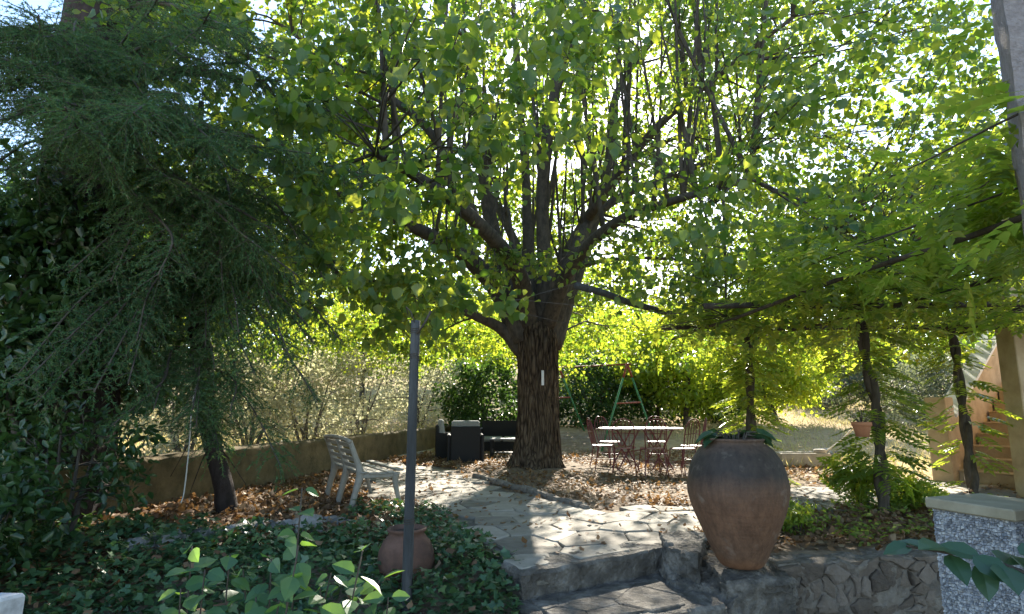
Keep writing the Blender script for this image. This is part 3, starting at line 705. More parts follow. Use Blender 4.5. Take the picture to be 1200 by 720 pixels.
def background():
    # sunlit trees standing behind the terrace (backlit, yellow-green)
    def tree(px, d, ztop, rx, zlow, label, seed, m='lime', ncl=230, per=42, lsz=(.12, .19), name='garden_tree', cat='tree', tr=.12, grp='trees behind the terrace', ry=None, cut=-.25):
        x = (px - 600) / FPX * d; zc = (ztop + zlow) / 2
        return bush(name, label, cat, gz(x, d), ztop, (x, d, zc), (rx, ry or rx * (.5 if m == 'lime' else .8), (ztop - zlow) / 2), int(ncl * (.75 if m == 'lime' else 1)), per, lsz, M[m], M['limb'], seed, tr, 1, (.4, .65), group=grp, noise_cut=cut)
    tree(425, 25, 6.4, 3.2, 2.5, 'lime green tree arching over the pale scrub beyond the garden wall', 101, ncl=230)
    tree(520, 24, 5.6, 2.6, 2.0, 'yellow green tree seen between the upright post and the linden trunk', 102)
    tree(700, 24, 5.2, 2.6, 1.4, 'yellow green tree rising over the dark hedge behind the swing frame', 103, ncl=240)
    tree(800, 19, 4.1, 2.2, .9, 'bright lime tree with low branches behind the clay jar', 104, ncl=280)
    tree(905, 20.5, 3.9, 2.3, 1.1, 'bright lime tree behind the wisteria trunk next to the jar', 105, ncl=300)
    tree(330, 34, 9.5, 4.2, 2.2, 'tall green tree beyond the wall seen through the fir branches', 106, 'linden', 260)
    tree(1010, 26, 5.0, 2.6, 2.3, 'loose yellow green tree on the dry slope left of the staircase', 107, ncl=190)
    tree(590, 36, 9.6, 5.0, 2.6, 'far leafy tree straight behind the linden trunk', 108, ncl=420, lsz=(.19, .30))
    tree(840, 40, 8.6, 5.2, 3.2, 'far leafy tree standing on the slope behind the lime trees', 109, ncl=400, lsz=(.19, .30))
    tree(715, 42, 11.5, 4.8, 3.6, 'tallest far tree between the linden trunk and the lime trees', 112, ncl=380, lsz=(.19, .30))
    tree(460, 37, 9.6, 4.8, 3.0, 'far leafy tree behind the pale scrub beyond the wall', 113, ncl=360, lsz=(.19, .30))
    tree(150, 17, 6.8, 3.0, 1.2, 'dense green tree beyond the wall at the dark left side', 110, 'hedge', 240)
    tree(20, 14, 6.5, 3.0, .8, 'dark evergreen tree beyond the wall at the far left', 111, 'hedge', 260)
    # dark hedge bushes
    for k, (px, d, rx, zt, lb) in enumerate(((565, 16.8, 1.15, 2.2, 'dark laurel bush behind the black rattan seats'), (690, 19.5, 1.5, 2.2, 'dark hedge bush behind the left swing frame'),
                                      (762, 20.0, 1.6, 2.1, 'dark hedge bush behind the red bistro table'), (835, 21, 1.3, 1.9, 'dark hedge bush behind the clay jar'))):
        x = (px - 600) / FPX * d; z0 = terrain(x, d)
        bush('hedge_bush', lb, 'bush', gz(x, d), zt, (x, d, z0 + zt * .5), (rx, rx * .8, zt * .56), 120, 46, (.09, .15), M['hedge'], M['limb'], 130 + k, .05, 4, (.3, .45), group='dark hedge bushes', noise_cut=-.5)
    # pale dry scrub beyond the wall
    for k, (px, d, rx, h, lb) in enumerate(((365, 12.0, 1.25, 1.9, 'pale bare scrub bush beyond the wall above the leaf litter'), (425, 14, 1.5, 2.1, 'largest pale scrub bush beyond the wall behind the white bench'),
                                     (492, 17.0, 1.4, 2.0, 'pale scrub bush beyond the wall beside the upright post'), (300, 11.0, 1.2, 1.7, 'pale scrub bush beyond the wall left of the bench'), (540, 20, 1.5, 2.0, 'small far scrub bush above the rattan seats'), (225, 10.0, 1.2, 1.8, 'pale scrub bush beyond the wall behind the leaning young fir'))):
        x = (px - 600) / FPX * d; z0 = terrain(x, d)
        bush('scrub_bush', lb, 'bush', gz(x, d), h, (x, d, z0 + h * .55), (rx, rx, h * .5), 130, 26, (.045, .10), M['scrub'], M['twig'], 150 + k, .035, 6, (.2, .35), group='dry scrub beyond the wall', noise_cut=-.4)
    # grey bushes on the dry slope to the right
    for k, (px, d, rx, h, lb) in enumerate(((960, 25, 1.9, 1.9, 'grey green bush on the slope behind the concrete trough'), (1045, 24, 1.6, 2.2, 'grey green bush on the slope behind the hanging pot'),
                                     (1090, 19, 1.5, 2.4, 'grey green bush left of the ochre staircase'), (1120, 30, 2.6, 3.4, 'tall grey bush behind the staircase parapet'), (910, 29, 2.0, 1.8, 'far grey bush low on the slope'))):
        x = (px - 600) / FPX * d; z0 = terrain(x, d)
        bush('slope_bush', lb, 'bush', gz(x, d), h, (x, d, z0 + h * .5), (rx, rx * .8, h * .52), 130, 40, (.08, .14), M['olive'], M['twig'], 170 + k, .05, 4, (.28, .45), group='grey bushes on the slope', noise_cut=-.5)
    # far wood closing the view
    R = np.random.RandomState(77); cl = []
    for k in range(900):
        x = R.uniform(-60, 60); y = R.uniform(44, 60); cl.append((x, y, terrain(x, y) + abs(R.normal(0, 1)) * 2.6))
    pos, dirs, nor, size = leaf_cloud(R, np.array(cl), 26, R.uniform(.9, 1.7, len(cl)), .3, size=(.4, .7))
    props(scatter('far_wood', RHOMB, pos, dirs, nor, size, M['hedge']), 'far wood closing the view behind the garden', 'wood', kind='stuff')
background()

# ------------------------------------------------------------------ conifers on the left
def fir_spray(R, branches, name, parent, inv, woody, needle=(.022, .036), dens=1.0):
    """needled branchlets hanging from the given branch curves"""
    tw = MB(); P0 = []; Dr = []; S = []
    for br in branches:
        pts = [np.array(p) for p in smooth_path(br['pts'], 6)]; L = sum(np.linalg.norm(pts[i + 1] - pts[i]) for i in range(len(pts) - 1))
        tw.tube([Vector(p) for p in pts], lerp_list([br.get('r', .03), .006], len(pts)), 5)
        n = int(L * 34 * dens)
        for k in range(n):
            t = .12 + .88 * (k + R.random()) / n; f = t * (len(pts) - 1); i = min(int(f), len(pts) - 2); p = pts[i] + (pts[i + 1] - pts[i]) * (f - i)
            ax = pts[i + 1] - pts[i]; ax = ax / np.linalg.norm(ax); side = np.cross(ax, [0, 0, 1]); side /= np.linalg.norm(side) + 1e-6
            sgn = 1 if k % 2 else -1; ln = R.uniform(.20, .52) * (1.15 - .6 * t) * br.get('len', 1)
            d0 = side * sgn * R.uniform(.3, 1.0) + ax * R.uniform(.1, .8) + np.array([0, 0, -R.uniform(-.2, .5)]) + R.normal(size=3) * .32; d0 /= np.linalg.norm(d0)
            m = max(5, int(ln / .07)); tt = np.linspace(0, 1, m)[:, None]; q = p + d0 * ln * tt + np.array([0, 0, -1]) * ln * .30 * tt ** 2
            if k % 3 == 0: tw.tube([Vector(a) for a in q[::2]] if len(q) > 3 else [Vector(q[0]), Vector(q[-1])], lerp_list([.004, .0015], len(q[::2]) if len(q) > 3 else 2), 3, cap=False)
            nn = int(ln / .0060); u = R.random(nn); ii = np.minimum((u * (m - 1)).astype(int), m - 2); w = (u * (m - 1) - ii)[:, None]
            pp = q[ii] * (1 - w) + q[ii + 1] * w; tg = q[ii + 1] - q[ii]; tg /= np.linalg.norm(tg, axis=1, keepdims=True)
            dd = rnd_dirs(R, nn) * .75 + tg * .75
            P0.append(pp); Dr.append(dd); S.append(R.uniform(needle[0], needle[1], nn))
    tw.build('branches', woody, parent, True).matrix_parent_inverse = inv
    pos = np.concatenate(P0); dirs = np.concatenate(Dr); size = np.concatenate(S); nor = rnd_dirs(R, len(pos))
    V = (np.array([(-.115, 0, 0), (.115, 0, 0), (0, 1, 0)]), [[0, 1, 2]])
    scatter('needles', V, pos, dirs, nor, size, M['fir'], parent, 'stuff').matrix_parent_inverse = inv
    return len(pos)

def build_fir():
    R = np.random.RandomState(31)
    b0 = P(95, 300, 6.3); base = Vector((b0.x, b0.y, .3))
    t = empty('fir_tree', base, label='tall fir with thick scaly trunk and drooping branches at the upper left', cat='tree'); inv = Matrix.Translation(-base)
    zs = np.linspace(-.4, 9.5, 50); tb = MB()
    def wob(i, k, a): return 1 + .10 * mnoise.noise(Vector((math.cos(a) * 4, math.sin(a) * 4, zs[i] * 2.2))) + .06 * mnoise.noise(Vector((math.cos(a) * 9, math.sin(a) * 9, zs[i] * 6)))
    tb.tube([(base.x, base.y, z) for z in zs], lerp_list([.55, .46, .44, .42, .36], len(zs)), 40, wob=wob)
    tb.build('trunk', M['firbark'], t, True).matrix_parent_inverse = inv
    T = lambda z: Vector((base.x, base.y, z)); br = []
    ends = [((330, 95, 5.0), 4.6, .05), ((385, 120, 5.4), 4.9, .05), ((300, 40, 4.6), 5.6, .05), ((360, 200, 5.2), 4.3, .05), ((280, 160, 4.4), 4.2, .045), ((210, 110, 4.2), 4.4, .04), ((150, 140, 4.0), 4.2, .04),
            ((90, 100, 4.0), 4.4, .04), ((20, 130, 4.2), 4.4, .04), ((-20, 60, 4.4), 5.0, .04), ((60, 170, 4.3), 3.9, .04), ((120, 200, 4.4), 3.8, .04), ((200, 210, 4.6), 3.9, .04), ((260, 240, 4.8), 3.9, .045), ((320, 270, 5.2), 3.9, .045),
            ((170, 75, 4.4), 4.9, .04), ((240, 70, 4.6), 5.0, .04), ((40, 60, 4.7), 4.9, .04), ((0, 200, 4.6), 3.7, .035), ((110, 60, 4.7), 4.9, .035), ((180, 260, 5.0), 3.6, .04), ((70, 130, 4.4), 4.3, .035), ((230, 170, 4.9), 4.2, .035), ((300, 210, 4.9), 4.2, .035), ((140, 110, 4.4), 4.5, .03), ((15, 95, 4.2), 4.7, .035), ((-15, 45, 4.2), 5.2, .035), ((35, 75, 4.0), 4.6, .03), ((-30, 110, 4.0), 4.5, .03), ((10, 60, 4.6), 5.3, .03)]
    for (e, z, r) in ends:
        a = T(z); b = P(*e); mid = a.lerp(b, .5) + Vector((R.normal(0, .12), R.normal(0, .12), .12 + .1 * R.random())); m2 = a.lerp(b, .8) + Vector((0, 0, .06))
        br.append({'pts': [a, mid, m2, b], 'r': r * .7, 'len': 1.15})
        for q in range(1):
            b2 = b + Vector((R.normal(0, .4), R.normal(0, .4), R.normal(-.1, .28))); a2 = a.lerp(mid, .3 + .4 * q)
            br.append({'pts': [a2, mid.lerp(b2, .3) + Vector((0, 0, R.normal(.05, .08))), m2.lerp(b2, .6), b2], 'r': r * .4, 'len': 1.15})
    fir_spray(R, br, 'needles', t, inv, M['limb'], dens=.95)
build_fir()

def build_young_fir():
    R = np.random.RandomState(37)
    base = G(268, 601, .0); t = empty('young_fir', base, label='leaning slim fir with dark bent trunk in the leaf litter by the wall', cat='tree'); inv = Matrix.Translation(-base)
    d = base.y
    path = [base - Vector((0, 0, .1)), P(262, 570, d), P(250, 525, d), P(240, 470, d + .05), P(236, 410, d + .05), P(228, 340, d), P(244, 280, d - .1), P(232, 200, d - .1), P(236, 120, d - .1)]
    tb = MB(); pp = smooth_path(path, 6); tb.tube(pp, lerp_list([.125, .10, .095, .10, .11, .085, .07, .05, .03], len(pp)), 16, wob=lambda i, k, a: 1 + .16 * mnoise.noise(Vector((math.cos(a) * 4, math.sin(a) * 4, i * .4))))
    # bare dead twigs round the middle of the trunk
    for k in range(26):
        p = Vector(pp[R.randint(12, 34)]); q = p + Vector((R.normal(0, .22), R.normal(-.1, .18), R.normal(-.12, .2))); tb.tube([p, p.lerp(q, .5) + Vector((0, 0, .04)), q], [.009, .006, .003], 4)
    tb.build('trunk', M['firbark'], t, True).matrix_parent_inverse = inv
    br = []
    S = {'a': P(236, 300, d), 'b': P(232, 350, d), 'c': P(240, 430, d), 'd': P(234, 230, d), 'e': P(240, 480, d)}
    ends = [('a', (40, 475, 4.6)), ('a', (110, 460, 4.8)), ('b', (150, 450, 4.9)), ('b', (60, 420, 4.8)), ('a', (90, 380, 5)), ('c', (180, 480, 5.2)), ('a', (372, 470, 5.4)), ('a', (340, 420, 5.4)), ('b', (300, 440, 5.4)), ('b', (330, 490, 5.6)),
            ('d', (380, 330, 5.6)), ('d', (350, 280, 5.4)), ('d', (300, 300, 5.2)), ('a', (280, 390, 5.4)), ('c', (300, 500, 5.7)), ('c', (270, 480, 5.5)), ('d', (130, 330, 5)), ('d', (80, 320, 4.9)), ('a', (160, 400, 5)), ('b', (200, 430, 5.2)),
            ('c', (230, 500, 5.5)), ('e', (255, 530, 5.8)), ('c', (130, 500, 5)), ('a', (20, 440, 4.6)), ('d', (180, 310, 5)), ('d', (260, 330, 5.3)), ('a', (400, 400, 5.8)), ('b', (360, 380, 5.6)), ('a', (320, 350, 5.5))]
    for n, (s, e) in enumerate(ends):
        if n % 5 == 4: continue
        a = S[s] + Vector((0, 0, R.normal(0, .12))); b = P(*e); L = (b - a).length
        b2 = b + Vector((R.normal(0, .35), R.normal(0, .3), R.normal(.05, .25)))
        if R.random() < .5: b2 = b.lerp(a, .4) + Vector((R.normal(0, .2), R.normal(0, .2), -.12))
        br.append({'pts': [a.lerp(b, .25) + Vector((0, 0, L * .07)), a.lerp(b2, .6) + Vector((0, 0, L * .09)), b2], 'r': .012, 'len': 1.0})
        br.append({'pts': [a, a.lerp(b, .35) + Vector((R.normal(0, .08), R.normal(0, .06), L * .15)), a.lerp(b, .72) + Vector((R.normal(0, .08), R.normal(0, .06), L * .12)), b], 'r': .018, 'len': .95})
    fir_spray(R, br, 'needles', t, inv, M['limb'], needle=(.026, .044), dens=1.15)
build_young_fir()

def left_shrubs():
    # dark evergreen masses at the left edge
    def sh(name, label, px, py, d, r, ncl, per, lsz, m, seed, stems=4, clr=(.2, .34), zb=0.0, tr=.04, tm=OVAL, cut=-.45):
        c = P(px, py, d); base = (c.x, c.y, terrain(c.x, c.y))
        return bush(name, label, 'shrub', base, c.z + r[2], tuple(c), r, ncl, per, lsz, M[m], M['limb'], seed, tr, stems, clr, tmpl=tm, group='shrubs at the left edge', noise_cut=cut)
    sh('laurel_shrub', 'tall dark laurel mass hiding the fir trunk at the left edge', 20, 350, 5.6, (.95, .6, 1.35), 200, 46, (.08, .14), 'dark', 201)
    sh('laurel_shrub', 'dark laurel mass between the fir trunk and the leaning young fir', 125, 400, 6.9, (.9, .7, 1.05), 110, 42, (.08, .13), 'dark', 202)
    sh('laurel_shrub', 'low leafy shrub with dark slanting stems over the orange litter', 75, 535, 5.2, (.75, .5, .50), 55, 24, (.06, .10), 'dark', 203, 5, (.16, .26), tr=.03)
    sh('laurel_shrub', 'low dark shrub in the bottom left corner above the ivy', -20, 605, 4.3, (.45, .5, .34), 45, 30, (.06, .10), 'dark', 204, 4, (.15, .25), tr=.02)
left_shrubs()

def hanging_vine():
    p = P(226, 470, 5.6); q = P(222, 520, 5.6); r = P(216, 575, 5.6); s = P(212, 590, 5.6); e = P(238, 420, 6.2)
    b = MB(); b.tube(smooth_path([e, p, q, r, s], 5), .006, 5); o = b.build('hanging_vine', M['stick'], None, True)
    props(o, 'pale dry tendril hanging in front of the garden wall', 'vine')
hanging_vine()

# ------------------------------------------------------------------ pergola with wisteria on the right
PZ = 2.12
def build_pergola():
    b0 = (4.0, 6.5, 0)
    t = empty('pergola', b0, label='dark pole pergola carrying the wisteria on the right', cat='pergola'); inv = Matrix.Translation(-Vector(b0))
    def part(name, a, b, r, m='vine'):
        mb = MB(); pts = [Vector(a).lerp(Vector(b), k / 6) + Vector((0, 0, .015 * math.sin(k * 2.1))) for k in range(7)]
        mb.tube(pts, r, 8); mb.build(name, M[m], t, True).matrix_parent_inverse = inv
    part('beam', (2.40, 8.9, PZ), (2.68, 2.2, PZ), .018)
    part('beam', (3.85, 10.4, PZ + .06), (4.15, 1.5, PZ + .06), .018)
    part('beam', (6.3, 9.9, PZ + .02), (6.2, 1.5, PZ + .02), .02)
    part('rail', (2.1, 6.45, PZ + .1), (7.0, 6.35, PZ + .1), .035)
    part('rail', (2.1, 8.3, PZ + .1), (7.0, 8.25, PZ + .1), .035)
    part('pole', tuple(P(676, 335, 7.0)), tuple(P(830, 382, 9.7)), .045, 'pole')
    part('post', (7.0, 8.25, -.1), (7.0, 8.25, PZ + .1), .05)
    part('post', (7.0, 3.4, -.1), (7.0, 3.4, PZ + .1), .05)
    part('post', (7.0, 6.35, -.1), (7.0, 6.35, PZ + .1), .05)
build_pergola()

def build_wisteria(name_label, foot, px_path, seed, region, ncan, ntrunk, ntw=16, zspan=(.35, 1.95)):
    R = np.random.RandomState(seed); foot = Vector(foot)
    t = empty('wisteria', foot, label=name_label, cat='vine', group='wisteria vines on the pergola'); inv = Matrix.Translation(-foot)
    tb = MB(); path = smooth_path(px_path, 6); n = len(path)
    for s in range(2):                                  # two stems twisting round each other
        q = [p + Vector((math.cos(i * .42 + s * math.pi) * .03, math.sin(i * .42 + s * math.pi) * .03, 0)) for i, p in enumerate(path)]
        tb.tube(q, lerp_list([.055, .042, .036, .03], n), 10, wob=lambda i, k, a: 1 + .22 * mnoise.noise(Vector((math.cos(a) * 3 + s, math.sin(a) * 3, i * .5))))
    top = path[-1]; x0, x1, y0, y1 = region; ctr = []
    for k in range(ntw):                                # arms over the pergola
        e = Vector((R.uniform(x0, x1), R.uniform(y0, y1), PZ + R.uniform(.0, .3))); m = top.lerp(e, .5) + Vector((R.normal(0, .25), R.normal(0, .25), R.uniform(.05, .2)))
        a = smooth_path([top - Vector((0, 0, .05)), top.lerp(m, .5) + Vector((0, 0, .05)), m, e], 6); tb.tube(a, lerp_list([.013, .004], len(a)), 5); ctr += a[4:]
    tb.build('trunk', M['vine'], t, True).matrix_parent_inverse = inv
    # compound leaves: a layered sheet over the pergola and sprays down the trunk
    x = R.uniform(x0, x1, ncan); y = R.uniform(y0, y1, ncan)
    z = PZ + .10 + R.gamma(1.5, .12, ncan) - .5 * (R.random(ncan) < .30) * R.random(ncan) ** 1.5
    g = np.array([mnoise.noise(Vector((a * .9, b * .9, c * 1.5 + seed))) for a, b, c in zip(x, y, z)]); ok = g > -.16
    pos = np.stack([x, y, z], 1)[ok]; n2 = len(pos)
    dirs = rnd_dirs(R, n2); dirs[:, 2] = dirs[:, 2] * .35 - .18; nor = rnd_dirs(R, n2) * .35; nor[:, 2] += 1
    size = R.uniform(.18, .29, n2)
    sg = pos - np.array(SUN_DIR)[None] * (pos[:, 2] / SUN_DIR.z)[:, None]
    k2 = R.random(n2) > .8 * np.array([sun_gap(g) for g in sg]); pos, dirs, nor, size = pos[k2], dirs[k2], nor[k2], size[k2]
    # sprays along the trunk
    k = R.randint(0, n, ntrunk); bp = np.array([path[i] for i in k]); ok = (bp[:, 2] > zspan[0]) & (bp[:, 2] < zspan[1]); bp = bp[ok]; m2 = len(bp)
    dd = rnd_dirs(R, m2); dd[:, 2] = np.abs(dd[:, 2]) * .2 - .25; nn = rnd_dirs(R, m2) * .4; nn[:, 2] += .9
    bp = bp + dd * R.uniform(.05, .30, m2)[:, None] + np.array([0, 0, .05])
    pos = np.concatenate([pos, bp]); dirs = np.concatenate([dirs, dd]); nor = np.concatenate([nor, nn]); size = np.concatenate([size, R.uniform(.20, .34, m2)])
    d = np.linalg.norm(pos - np.array([0, 0, EYE]), axis=1); k = d > 2.2; pos, dirs, nor, size = pos[k], dirs[k], nor[k], size[k]
    big, rest = split_leaves(pos, dirs, nor, size, 200)
    scatter('foliage', PINN, pos[rest], dirs[rest], nor[rest], size[rest], M['wist'], t, 'stuff').matrix_parent_inverse = inv
    leaf_objects('leaf', tmpl_mesh('leaf', PINN, M['wist']), pos[big] - np.array(foot), dirs[big], nor[big], size[big], t)
def wisterias():
    f = G(1037, 602); d = f.y
    build_wisteria('wisteria with twisted trunk beside the hanging terracotta pot', f, [f - Vector((0, 0, .1)), P(1033, 560, d), P(1030, 510, d), P(1026, 470, d), P(1016, 430, d), P(1010, 385, d), Vector((3.9, d - .1, PZ + .1))], 41, (2.3, 5.2, 3.2, 7.6), 950, 190)
    f = Vector((3.55, 8.9, 0)); d = f.y
    build_wisteria('wisteria with slim dark trunk rising behind the clay jar', f, [f - Vector((0, 0, .1)), P(881, 510, d), P(879, 460, d), P(878, 420, d), P(876, 385, d), Vector((3.5, 8.8, PZ + .1))], 42, (1.9, 5.6, 6.6, 10.6), 640, 300, zspan=(.05, 1.95))
    f = G(1141, 578); d = f.y
    build_wisteria('wisteria with forked trunk in front of the ochre staircase', f, [f - Vector((0, 0, .1)), P(1138, 555, d), P(1133, 510, d), P(1127, 470, d), P(1122, 430, d), P(1118, 400, d), Vector((f.x - .2, d - .2, PZ + .1))], 43, (4.0, 7.6, 1.5, 8.8), 800, 120)
    f = Vector((3.4, 1.6, -.5))
    build_wisteria('overhead wisteria mass at the upper right beside the roughcast pillar', f, [f, Vector((3.4, 1.6, .5)), Vector((3.38, 1.62, 1.4)), Vector((3.3, 1.7, PZ + .1))], 44, (2.0, 4.8, 2.1, 5.0), 900, 1)
wisterias()

# ------------------------------------------------------------------ things on the terrace
def build_jar():
    c = P(869, 655, 4.60); c.z = 0.0
    prof = [(0, .0), (.138, .0), (.150, .010), (.176, .047), (.213, .124), (.248, .20), (.282, .28), (.316, .357), (.341, .434), (.357, .51), (.361, .574), (.345, .667), (.318, .744), (.268, .82), (.226, .857), (.200, .872), (.203, .885), (.211, .893), (.210, .902), (.197, .907), (.18, .90), (.172, .87), (.2, .80)]
    b = MB(); b.lathe([(0.001, 0)] + prof[1:], 72, jit=lambda a, z: 1 + .012 * mnoise.noise(Vector((math.cos(a) * 1.5, math.sin(a) * 1.5, z * 5))) + .004 * mnoise.noise(Vector((0, 0, z * 40))))
    t = empty('clay_jar', c, label='huge weathered terracotta oil jar standing on the low stone wall', cat='jar')
    b.build('body', M['clay'], t, True)
    s = MB(); s.lathe([(.001, .86), (.10, .862), (.18, .855)], 24); s.build('soil', M['soil'], t, True)
    # plant in the jar
    R = np.random.RandomState(3); pl = empty('jar_plant', c + Vector((0, 0, .87)), label='dark green broad leaved plant growing in the clay jar', cat='plant')
    st = MB(); pos = []; dirs = []; nor = []; size = []
    for k in range(26):
        a = R.uniform(.3, 2.8) if k > 9 else [3.3, 3.05, 3.5, 2.8, -.25, .05, .35, -.1, 3.2, 6.0][k]
        r = R.uniform(.10, .20); h = R.uniform(.03, .10); p = Vector((math.cos(a) * r, math.sin(a) * r, h)); st.tube([(math.cos(a) * .05, math.sin(a) * .05, -.02), p * .6 + Vector((0, 0, .03)), p], .004, 4)
        pos.append(p); dirs.append((math.cos(a), math.sin(a), -.25 - R.random() * .5)); nor.append((R.normal(0, .2) - .0, R.normal(0, .2), 1)); size.append(R.uniform(.11, .17))
    st.build('stems', M['limb'], pl)
    leaf_objects('leaf', tmpl_mesh('leaf', ([(x * .85, y, z * 1.4) for x, y, z in HEART[0]], HEART[1]), M['jarleaf']), np.array(pos), np.array(dirs), np.array(nor), size, pl)
build_jar()

def build_small_pot():
    c = P(476, 655, 4.72); c.z = terrain(c.x, c.y) - .01
    t = empty('terracotta_pot', c, label='squat round terracotta pot sunk in the ivy behind the upright post', cat='pot')
    b = MB(); b.lathe([(.001, 0), (.15, .0), (.19, .05), (.212, .13), (.205, .20), (.175, .27), (.135, .315), (.128, .33), (.145, .345), (.15, .36), (.14, .368), (.125, .36), (.115, .33)], 40); b.build('body', M['terracotta'], t, True)
    s = MB(); s.lathe([(.001, .34), (.12, .335)], 16); s.build('soil', M['soil'], t)
build_small_pot()

def build_post():
    base = P(477, 680, 4.28); top = P(487, 376, 4.28); base.z = terrain(base.x, base.y) - .05
    b = MB(); n = 24; pp = [base.lerp(top, i / n) for i in range(n + 1)]
    b.tube([p - base for p in pp], lerp_list([.038, .035, .034, .033, .034], n + 1), 14, wob=lambda i, k, a: 1 + .05 * mnoise.noise(Vector((math.cos(a) * 3, math.sin(a) * 3, i * .6))))
    t = empty('wooden_post', base, label='weathered grey upright post standing in the ivy bed', cat='post')
    b.build('shaft', M['pole'], t, True)
    ax = (top - base).normalized()
    for f, rr in ((.30, .040), (.86, .037), (.95, .037)):                 # old wire bindings
        e = MB(); c0 = (top - base) * f; e.tube([c0 + Vector((math.cos(k * .7) * rr, math.sin(k * .7) * rr, k * .0016)) for k in range(28)], .0028, 4); e.build('wire_binding', M['vine'], t)
    d = MB(); q = top - base; d.tube([q + Vector((.0, -.045, -.02)), q + Vector((-.03, -.04, .06)), q + Vector((-.07, 0, .10)), q + Vector((-.06, .02, .05))], .005, 5)
    d.tube([q + Vector((.02, -.04, -.10)), q + Vector((.07, -.02, -.02)), q + Vector((.11, 0, .07))], .009, 5); d.build('wire', M['vine'], t, True)
build_post()

def build_bench():
    A, B = G(388, 583), G(417, 600)                 # rear feet, far and near
    u = (B - A); L = u.length; yaw = math.atan2(u.y, u.x)
    ctr = (A + B) / 2; t = empty('plastic_bench', ctr, yaw, 'aged white plastic garden bench with slatted back facing the terrace', 'bench')
    # local: x along the back (near end +), seat extends to +y
    if (Matrix.Rotation(yaw, 3, 'Z') @ Vector((0, 1, 0))).x < 0: pass
    h = L / 2; rowx = (-h, 0, h)
    for x in rowx:
        b = MB()                                      # rear leg rising into the back upright
        pts = smooth_path([(x, -.06, 0), (x, -.015, .2), (x, .03, .40), (x, -.02, .56), (x, -.10, .76)], 4); r = lerp_list([.026, .026, .034, .024, .020], len(pts))
        b.tube([Vector(p) for p in pts], r, 8, wob=lambda i, k, a: 1 + .35 * abs(math.cos(a))); b.build('rear_leg', M['plastic'], t, True)
    for x in (-h, h):
        b = MB(); pts = smooth_path([(x, .52, 0), (x, .47, .14), (x, .435, .30), (x, .44, .40)], 4); b.tube([Vector(p) for p in pts], lerp_list([.027, .026, .034, .05], len(pts)), 8); b.build('front_leg', M['plastic'], t, True)
    for x in rowx:
        b = MB(); b.box((x, .23, .372), (.045, .44, .05), bev=.008); b.build('seat_bearer', M['plastic'], t)
    for k in range(5):
        b = MB(); y = .06 + k * .105; z = .412 + (.012 if k == 4 else 0) - .02 * math.sin(k / 4 * math.pi); b.box((0, y, z), (L + .08, .085, .024), bev=.008); b.build('seat_slat', M['plastic'], t)
    for k in range(4):
        z = .475 + k * .078; y = .012 - (z - .45) * .36; b = MB(); b.box((0, y, z), (L + .05, .018, .05), rx=.34, bev=.005); b.build('back_slat', M['plastic'], t)
    b = MB(); pts = smooth_path([(-h - .03, -.105, .755), (-h * .5, -.112, .775), (0, -.114, .78), (h * .5, -.112, .775), (h + .03, -.105, .755)], 4); b.tube([Vector(p) for p in pts], .024, 8); b.build('top_rail', M['plastic'], t, True)
build_bench()

def build_rattan():
    def cushion(b, c, s): b.box(c, s, bev=.04)
    # armchair seen from behind
    c = G(543, 544); c = Vector((c.x, c.y + .4, 0))
    t = empty('rattan_armchair', c, .1, 'black rattan armchair with grey cushion seen from behind by the wall', 'armchair', 'rattan garden seats')
    b = MB(); b.box((0, -.37, .37), (.60, .07, .72), bev=.02); b.build('backrest', M['rattan'], t)
    for s in (-1, 1):
        b = MB(); b.box((s * .335, -.02, .29), (.07, .76, .56), bev=.02); b.build('armrest', M['rattan'], t)
    b = MB(); b.box((0, -.0, .17), (.60, .66, .26), bev=.01); b.build('seat', M['rattan'], t)
    b = MB(); cushion(b, (0, .03, .355), (.58, .6, .11)); b.build('seat_cushion', M['cushion'], t)
    b = MB(); b.box((.0, -.28, .66), (.57, .13, .36), rx=.12, bev=.035); b.build('back_cushion', M['cushion'], t)
    # second armchair behind on the left
    t2 = copy_tree(t); t2.location = c + Vector((-.30, .75, 0)); t2.rotation_euler = (0, 0, -1.45)
    t2['label'] = 'black rattan armchair tucked behind, turned sideways against the wall'
    # sofa turned towards the camera, beside the trunk
    c = G(583, 532); t3 = empty('rattan_sofa', Vector((c.x + .12, c.y + .55, 0)), math.pi - .08, 'black rattan sofa with grey cushions beside the linden trunk', 'sofa', 'rattan garden seats')
    b = MB(); b.box((0, -.36, .45), (1.15, .08, .62), bev=.02); b.build('backrest', M['rattan'], t3)
    for s in (-1, 1):
        b = MB(); b.box((s * .60, 0, .29), (.08, .78, .54), bev=.02); b.build('armrest', M['rattan'], t3)
        b = MB(); b.box((s * .60, 0, .572), (.10, .80, .022), bev=.006); b.build('arm_top', M['greyframe'], t3)
    b = MB(); b.box((0, 0, .15), (1.12, .70, .22), bev=.01); b.build('seat', M['rattan'], t3)
    for s in (-1, 1):
        b = MB(); cushion(b, (s * .28, .03, .32), (.54, .62, .11)); b.build('seat_cushion', M['cushion'], t3)
    # low table in front of it
    c = G(597, 537); t4 = empty('coffee_table', Vector((c.x - .12, c.y + .25, 0)), -.08, 'low black rattan coffee table with pale rim in front of the sofa', 'table')
    b = MB(); b.box((0, 0, .40), (.62, .42, .03), bev=.006); b.build('tabletop', M['greyframe'], t4)
    for sx in (-1, 1):
        for sy in (-1, 1): b = MB(); b.box((sx * .275, sy * .175, .19), (.05, .05, .385), bev=.006); b.build('leg', M['rattan'], t4)
    b = MB(); b.box((0, 0, .10), (.49, .29, .02)); b.build('shelf', M['rattan'], t4)
build_rattan()

